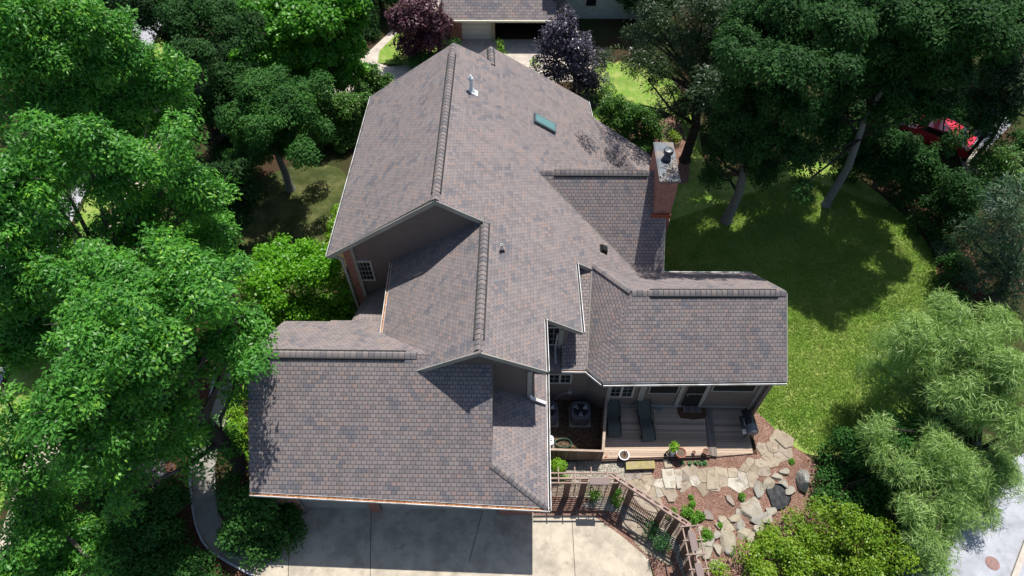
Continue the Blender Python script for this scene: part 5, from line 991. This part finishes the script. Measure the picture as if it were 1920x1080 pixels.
tree('blue_conifer', (1860, 560), [(1870, 430, 44), (1830, 460, 40), (1890, 490, 46), (1840, 500, 36), (1880, 380, 40), (1910, 430, 40), (1810, 430, 24), (1870, 540, 34), (1820, 520, 22), (1915, 540, 34), (1910, 350, 30)], PINEB, 'blue green conifer at the right edge above the willow', cat='conifer', L=.18, W=.035, sp=.4, per=52, tr=.16, ztop=4.5, jit=.5)
shrub((1765, 475), [(1763, 467, 15), (1768, 478, 10)], PINEB, 'small silvery round shrub at the lawn edge', L=.10, W=.06, ztop=.6, sp=.18)
shrub((1800, 520), [(1790, 490, 26), (1810, 510, 26), (1780, 520, 20), (1800, 560, 22), (1770, 545, 14)], BUSHD, 'dark brushy shrub between the lawn and the conifer', L=.10, W=.05, ztop=1.2)
tree('willow_tree', (1790, 880), [(1665, 850, 30, 2.2), (1650, 800, 30, 2.4), (1690, 640, 44), (1650, 690, 34), (1660, 740, 30), (1680, 790, 34), (1720, 620, 40), (1700, 880, 36, 2.2), (1720, 950, 36, 2), (1850, 960, 30), (1880, 900, 40), (1740, 1020, 34, 1.6), (1775, 830, 50, 2.4), (1760, 880, 46, 2), (1790, 945, 48, 1.8), (1820, 880, 46, 2.6), (1740, 830, 50), (1830, 900, 50), (1770, 900, 46), (1700, 830, 30), (1790, 600, 44), (1770, 560, 24), (1870, 590, 28), (1885, 620, 36), (1760, 660, 46), (1830, 650, 54), (1700, 680, 36), (1885, 690, 50), (1800, 720, 60), (1730, 740, 46), (1860, 770, 56), (1690, 730, 24), (1780, 800, 52), (1905, 800, 50), (1840, 850, 48), (1800, 900, 40), (1780, 960, 38), (1740, 880, 40), (1880, 880, 34), (1770, 1010, 34), (1750, 1060, 34)], WILL,
     'large pale green willow with drooping fine branches at the right edge', cat='willow', L=.22, W=.022, sp=.36, per=84, tr=.2, jit=.7, hang=.25, ztop=4.2, bark=BARKL, droop=1.0, dens=1.1, zmin=1)
shrub((1630, 905), [(1600, 830, 34), (1560, 860, 30), (1640, 850, 40), (1680, 830, 34), (1600, 890, 40), (1650, 910, 38), (1550, 900, 26), (1690, 890, 34), (1540, 930, 22), (1620, 950, 30), (1570, 940, 28), (1720, 940, 28), (1660, 790, 24), (1710, 790, 26)], BUSHD, 'big dark green shrub between the boulder and the willow', L=.09, W=.06, sp=.26, ztop=1.8, dens=1.2)
shrub((1560, 1010), [(1540, 960, 30), (1490, 980, 28), (1580, 990, 40), (1520, 1010, 38), (1450, 1020, 32), (1620, 1000, 34), (1480, 1050, 38), (1400, 1040, 26), (1560, 1060, 40), (1660, 1000, 28), (1630, 1060, 40), (1420, 1075, 34), (1510, 1085, 34), (1350, 1070, 22), (1690, 1050, 30), (1590, 960, 24)], YEL, 'wide yellow green shrub along the bottom edge', L=.08, W=.055, sp=.24, ztop=1.3, dens=1.1)
shrub((1700, 1060), [(1720, 1010, 28), (1700, 1070, 30), (1735, 1050, 26), (1660, 1090, 30)], BUSH, 'mid green shrub under the willow by the pale road', L=.09, W=.05, ztop=1.3)
# far background trees across the top, seen between trunks
for i, (x, y, r_, lb) in enumerate([(1350, 190, 42, 'low dark tree behind the trunk of the olive pine'), (1620, 200, 50, 'low dark tree behind the long grey trunk'), (1830, 160, 44, 'dark tree behind the red car'), (1420, 20, 60, 'far dark tree behind the olive pine'), (1600, -20, 60, 'far dark tree at the top edge, middle right'), (1880, -30, 60, 'far dark tree at the top right corner'), (1240, -10, 46, 'far tree beside the pale brick house'), (200, -40, 60, 'far dark tree at the top edge above the tallest maple'), (420, 100, 50, 'far dark tree by the street, top left')]):
    tree('far_tree', (x, y+60), [(x, y, r_), (x-50, y+10, r_*.8), (x+50, y+5, r_*.8), (x, y+45, r_*.7)], OAKD2, lb, tr=.2, ztop=6, dens=.7, group='far dark trees along the top')
print('leaves', NL)
# ------------------------------------------------------------------ neighbouring houses
NB = thing('neighbour_garage', 'neighbour garage with grey shingle roof, one white door and one open dark bay', 'garage', (1.0, 36, 0))
def nb(name, mb, mats, label=None, parent=None):
    o = obj(name, mb, mats, parent or NB)
    if label: o['label'] = label
    return o
g0 = B(868, 76, 0); yN = g0[1]
def NX(px, py, y=None): P = BY(px, py, y or yN); return P
NBT = noisy('khaki trim', (.30, .27, .19), (.38, .345, .25), 3, .7); SHG = shingle_mat('grey neighbour shingles', .3, .17, 1.0, .6)
hx = [NX(843, 60)[0], NX(866, 60)[0], NX(921, 60)[0], NX(928, 60)[0], NX(1035, 60)[0]]; zt_ = NX(868, 38)[2]; ztop_ = NX(900, 29)[2]
mb = MB(); mb.box(((hx[0]+hx[1])/2, yN+.1, ztop_/2), (hx[1]-hx[0], .2, ztop_)); nb('wall', mb, BRICK, 'brick corner of the neighbour garage')
mb = MB(); mb.box(((hx[1]+hx[4])/2, yN+.08, (zt_+ztop_)/2), (hx[4]-hx[1], .16, ztop_-zt_)); mb.box(((hx[2]+hx[3])/2, yN+.06, zt_/2), (hx[3]-hx[2], .2, zt_)); mb.box((hx[4]+.1, yN+.06, zt_/2), (.2, .2, zt_)); nb('door_surround', mb, NBT)
mb = MB()
for k in range(4): mb.box(((hx[1]+hx[2])/2, yN+.12, zt_*(k+.5)/4), (hx[2]-hx[1], .05, zt_/4-.015))
nb('garage_door', mb, noisy('white garage door', (.55, .56, .52), (.62, .63, .59), 3, .5))
mb = MB(); mb.box(((hx[3]+hx[4])/2, yN+5, zt_/2), (hx[4]-hx[3]+1, .1, zt_+.4)); mb.box((hx[3]-.1, yN+2.6, zt_/2), (.1, 5, zt_)); mb.box((hx[4]+.1, yN+2.6, zt_/2), (.1, 5, zt_)); mb.box(((hx[0]+hx[4])/2, yN+2.5, ztop_), (hx[4]-hx[0], 5, .08)); nb('interior_wall', mb, DARK)  # inside coloured black to paint in the shade of the open bay
mb = MB(); zr = ztop_+.02
mb.roof([(hx[0]-.3, yN-.45, zr), (hx[4]+.2, yN-.45, zr), (hx[4]+.2, yN+3.6, zr+2.2), (hx[0]-.3, yN+3.6, zr+2.2)]); mb.roof([(hx[0]-.3, yN+3.6, zr+2.2), (hx[4]+.2, yN+3.6, zr+2.2), (hx[4]+.2, yN+7.6, zr), (hx[0]-.3, yN+7.6, zr)]); nb('roof', mb, [SHG, NBT])
mb = MB(); mb.box(((hx[0]+hx[4])/2, yN-.5, zr-.06), (hx[4]-hx[0]+.5, .09, .10)); nb('gutter', mb, noisy('cream gutter', (.5, .48, .38), (.6, .57, .46), 3, .5))
N2 = thing('pale_brick_house', 'two storey house of pale painted brick behind the plum tree', 'house', (6, 40, 0))
PBM = brick_mat('pale painted brick', (.42, .50, .47), (.38, .46, .43), (.28, .34, .32), 4, .8)
y2 = yN+2.2; xa, xb = NX(1050, 30, y2)[0], NX(1235, 60, y2)[0]
mb = MB(); mb.box(((xa+xb)/2, y2+2.5, 2.9), (xb-xa, 5, 5.8)); obj('wall', mb, PBM, N2)
mb = MB(); mb.box((xa-.02, y2-.03, 2.7), (.1, .08, 5.4)); obj('downspout', mb, TRIM2, N2)
for a, b, c, d in ((1101, 0, 1117, 10), (1105, 40, 1119, 58)):
    P, Q = NX(a, b if b else -18, y2), NX(c, d, y2); mb = MB(); cx_, cz_ = (P[0]+Q[0])/2, (P[2]+Q[2])/2; W_, H_ = abs(Q[0]-P[0]), abs(P[2]-Q[2])
    mb.box((cx_, y2-.02, cz_), (W_+.12, .05, H_+.12)); f_ = obj('window', mb, TRIM2, N2); mb = MB(); mb.box((cx_, y2-.05, cz_), (W_, .02, H_)); obj('pane', mb, GLASS, f_)
mb = MB(); mb.roof([(xa-.3, y2-.4, 5.8), (xb+.3, y2-.4, 5.8), (xb+.3, y2+2.6, 7.4), (xa-.3, y2+2.6, 7.4)]); mb.roof([(xa-.3, y2+2.6, 7.4), (xb+.3, y2+2.6, 7.4), (xb+.3, y2+5.5, 5.8), (xa-.3, y2+5.5, 5.8)]); obj('roof', mb, [SHG, TRIM], N2)
P = NX(1043, 20); mb = MB(); mb.box((P[0]+.15, yN+1.4, 1.6), (.7, 1.8, 3.2)); obj('link_wall', mb, noisy('dark blue grey wall', (.05, .055, .07), (.08, .085, .1), 3), N2)  # link wall in a dark blue grey
# ------------------------------------------------------------------ red car, manhole, kerb
def car(px, py, ang):
    P = B(px, py, .6); t = thing('parked_car', 'red car parked beside a dark tree trunk at the far right', 'car', (P[0], P[1], 0)); c, s = math.cos(ang), math.sin(ang)
    RED, _t, _b = newmat('red car paint', .25, .6); _b.inputs['Base Color'].default_value = (.62, .02, .05, 1); _b.inputs['Coat Weight'].default_value = .6
    Wp = lambda x, y, z: np.array([P[0]+x*c-y*s, P[1]+x*s+y*c, z])
    prof = [(-1.62, .25), (-1.66, .45), (-1.6, .62), (-1.2, .68), (-.85, .72), (-.45, 1.02), (.35, 1.08), (.85, 1.0), (1.3, .72), (1.6, .66), (1.66, .4), (1.6, .25)]
    mb = MB(); lo = [.62, .66, .66, .64, .62, .52, .50, .50, .60, .62, .64, .62]
    for sd in (0,):
        for (a, wa), (b, wb) in zip(zip(prof, lo), list(zip(prof, lo))[1:]): mb.quad([Wp(a[0], -wa, a[1]), Wp(a[0], wa, a[1]), Wp(b[0], wb, b[1]), Wp(b[0], -wb, b[1])])
    for sg in (-1, 1):
        pts = [Wp(p[0], sg*w_, p[1]) for p, w_ in zip(prof, lo)]; mb.quad(pts if sg < 0 else pts[::-1])
    mb.quad([Wp(-1.6, -.62, .25), Wp(1.6, -.62, .25), Wp(1.6, .62, .25), Wp(-1.6, .62, .25)]); obj('body', mb, RED, t)
    for nm, (x0_, x1_), (z0_, z1_), wd in (('windscreen', (-.82, -.47), (.745, 1.02), .46), ('rear_window', (.88, 1.24), (.985, .77), .46)):
        mb = MB(); nz = np.array([0, 0, .012]); mb.quad([Wp(x0_, -wd-.08, z0_)+nz, Wp(x0_, wd+.08, z0_)+nz, Wp(x1_, wd, z1_)+nz, Wp(x1_, -wd, z1_)+nz]); obj(nm, mb, GLASS, t)
    for sg in (-1, 1):
        mb = MB(); mb.quad([Wp(-.7, sg*.60, .78), Wp(1.0, sg*.60, .80), Wp(.75, sg*.53, .99), Wp(-.42, sg*.535, 1.0)]); obj('side_window', mb, GLASS, t)
        for xx in (-1.05, 1.05):
            mb = MB(); mb.lathe([(0, -.08), (.24, -.08), (.26, -.05), (.26, .05), (.24, .08), (0, .08)], Wp(xx, sg*.6, .26), 16, ax=[np.array([c, s, 0]), np.array([0, 0, 1.]), np.array([-s, c, 0])]); w_ = obj('wheel', mb, DARK, t)
            mb = MB(); mb.lathe([(.14, .09), (0, .095)], Wp(xx, sg*.6, .26), 12, ax=[np.array([c, s, 0]), np.array([0, 0, 1.]), np.array([-s*sg, c*sg, 0])]); obj('rim', mb, METAL, w_)
    return t
car(1757, 246, R(-38))
P = B(1861, 1056, .02); mb = MB(); mb.lathe([(0, .028), (.17, .028), (.17, .018), (.21, .018), (.21, .0)], (P[0], P[1], 0), 28); tag(obj('manhole_cover', mb, noisy('rusty pink manhole iron', (.22, .13, .12), (.32, .2, .18), 12, .8)), 'round rusty manhole cover on the pale road', 'manhole cover')
P, Q = B(1900, 1085, .06), B(1935, 990, .06); mb = MB(); mb.bar((P[0], P[1], .05), (Q[0], Q[1], .05), .16, .12); tag(obj('kerb', mb, noisy('pale kerb stone', (.42, .36, .31), (.52, .46, .4), 5)), kind='structure')
# ------------------------------------------------------------------ lawn grass tufts
def grass(px, n, mat, seed, name='grass'):
    P = [B(a, b, 0)[:2] for a, b in px]; A = np.array(P); lo, hi = A.min(0), A.max(0); g = np.random.default_rng(seed); p = lo+g.uniform(0, 1, (n*3, 2))*(hi-lo); k = len(P); c = np.zeros(len(p), bool)
    for i in range(k):
        a, b = P[i], P[(i+1) % k]; m1 = (a[1] > p[:, 1]) != (b[1] > p[:, 1]); c ^= m1 & (p[:, 0] < (b[0]-a[0])*(p[:, 1]-a[1])/(b[1]-a[1]+1e-9)+a[0])
    p = p[c][:n]; n = len(p); z = np.full(n, .012); an = g.uniform(0, 6.28, n); w_ = g.uniform(.006, .015, n); h = g.uniform(.03, .075, n); ln = g.normal(0, .05, (n, 2))
    b0 = np.stack([p[:, 0], p[:, 1], z], 1); d = np.stack([np.cos(an)*w_, np.sin(an)*w_, 0*an], 1); tp = b0+np.concatenate([ln, h[:, None]], 1)
    v = np.stack([b0-d, b0+d, tp+d*.4, tp-d*.4], 1); o = leaf_obj(name, [v], [np.clip(.45+.25*np.sin(p[:, 0]*1.1+np.sin(p[:, 1]*.9)*1.6)*np.sin(p[:, 1]*1.3+1)+g.normal(0, .18, n), 0, 1)], mat); tag(o, 'short green lawn grass', 'grass', kind='stuff'); return o
GR = leaf_mat('grass blade', (.11, .22, .028), (.26, .37, .06), .25, hot=(.33, .31, .12))
grass([(1240, 420), (1500, 330), (1690, 400), (1745, 470), (1765, 560), (1790, 700), (1700, 800), (1620, 840), (1515, 848), (1410, 765), (1300, 700), (1240, 560)], 150000, GR, 1)
# ------------------------------------------------------------------ scale the whole place to true size (house door about two metres)
SC = 1.3
for me in {o.data for o in sc.objects if o.type == 'MESH'}: me.transform(Matrix.Scale(SC, 4))
for o in sc.objects:
    if o.type in ('MESH', 'EMPTY', 'CAMERA', 'LIGHT'): o.location = o.location*SC
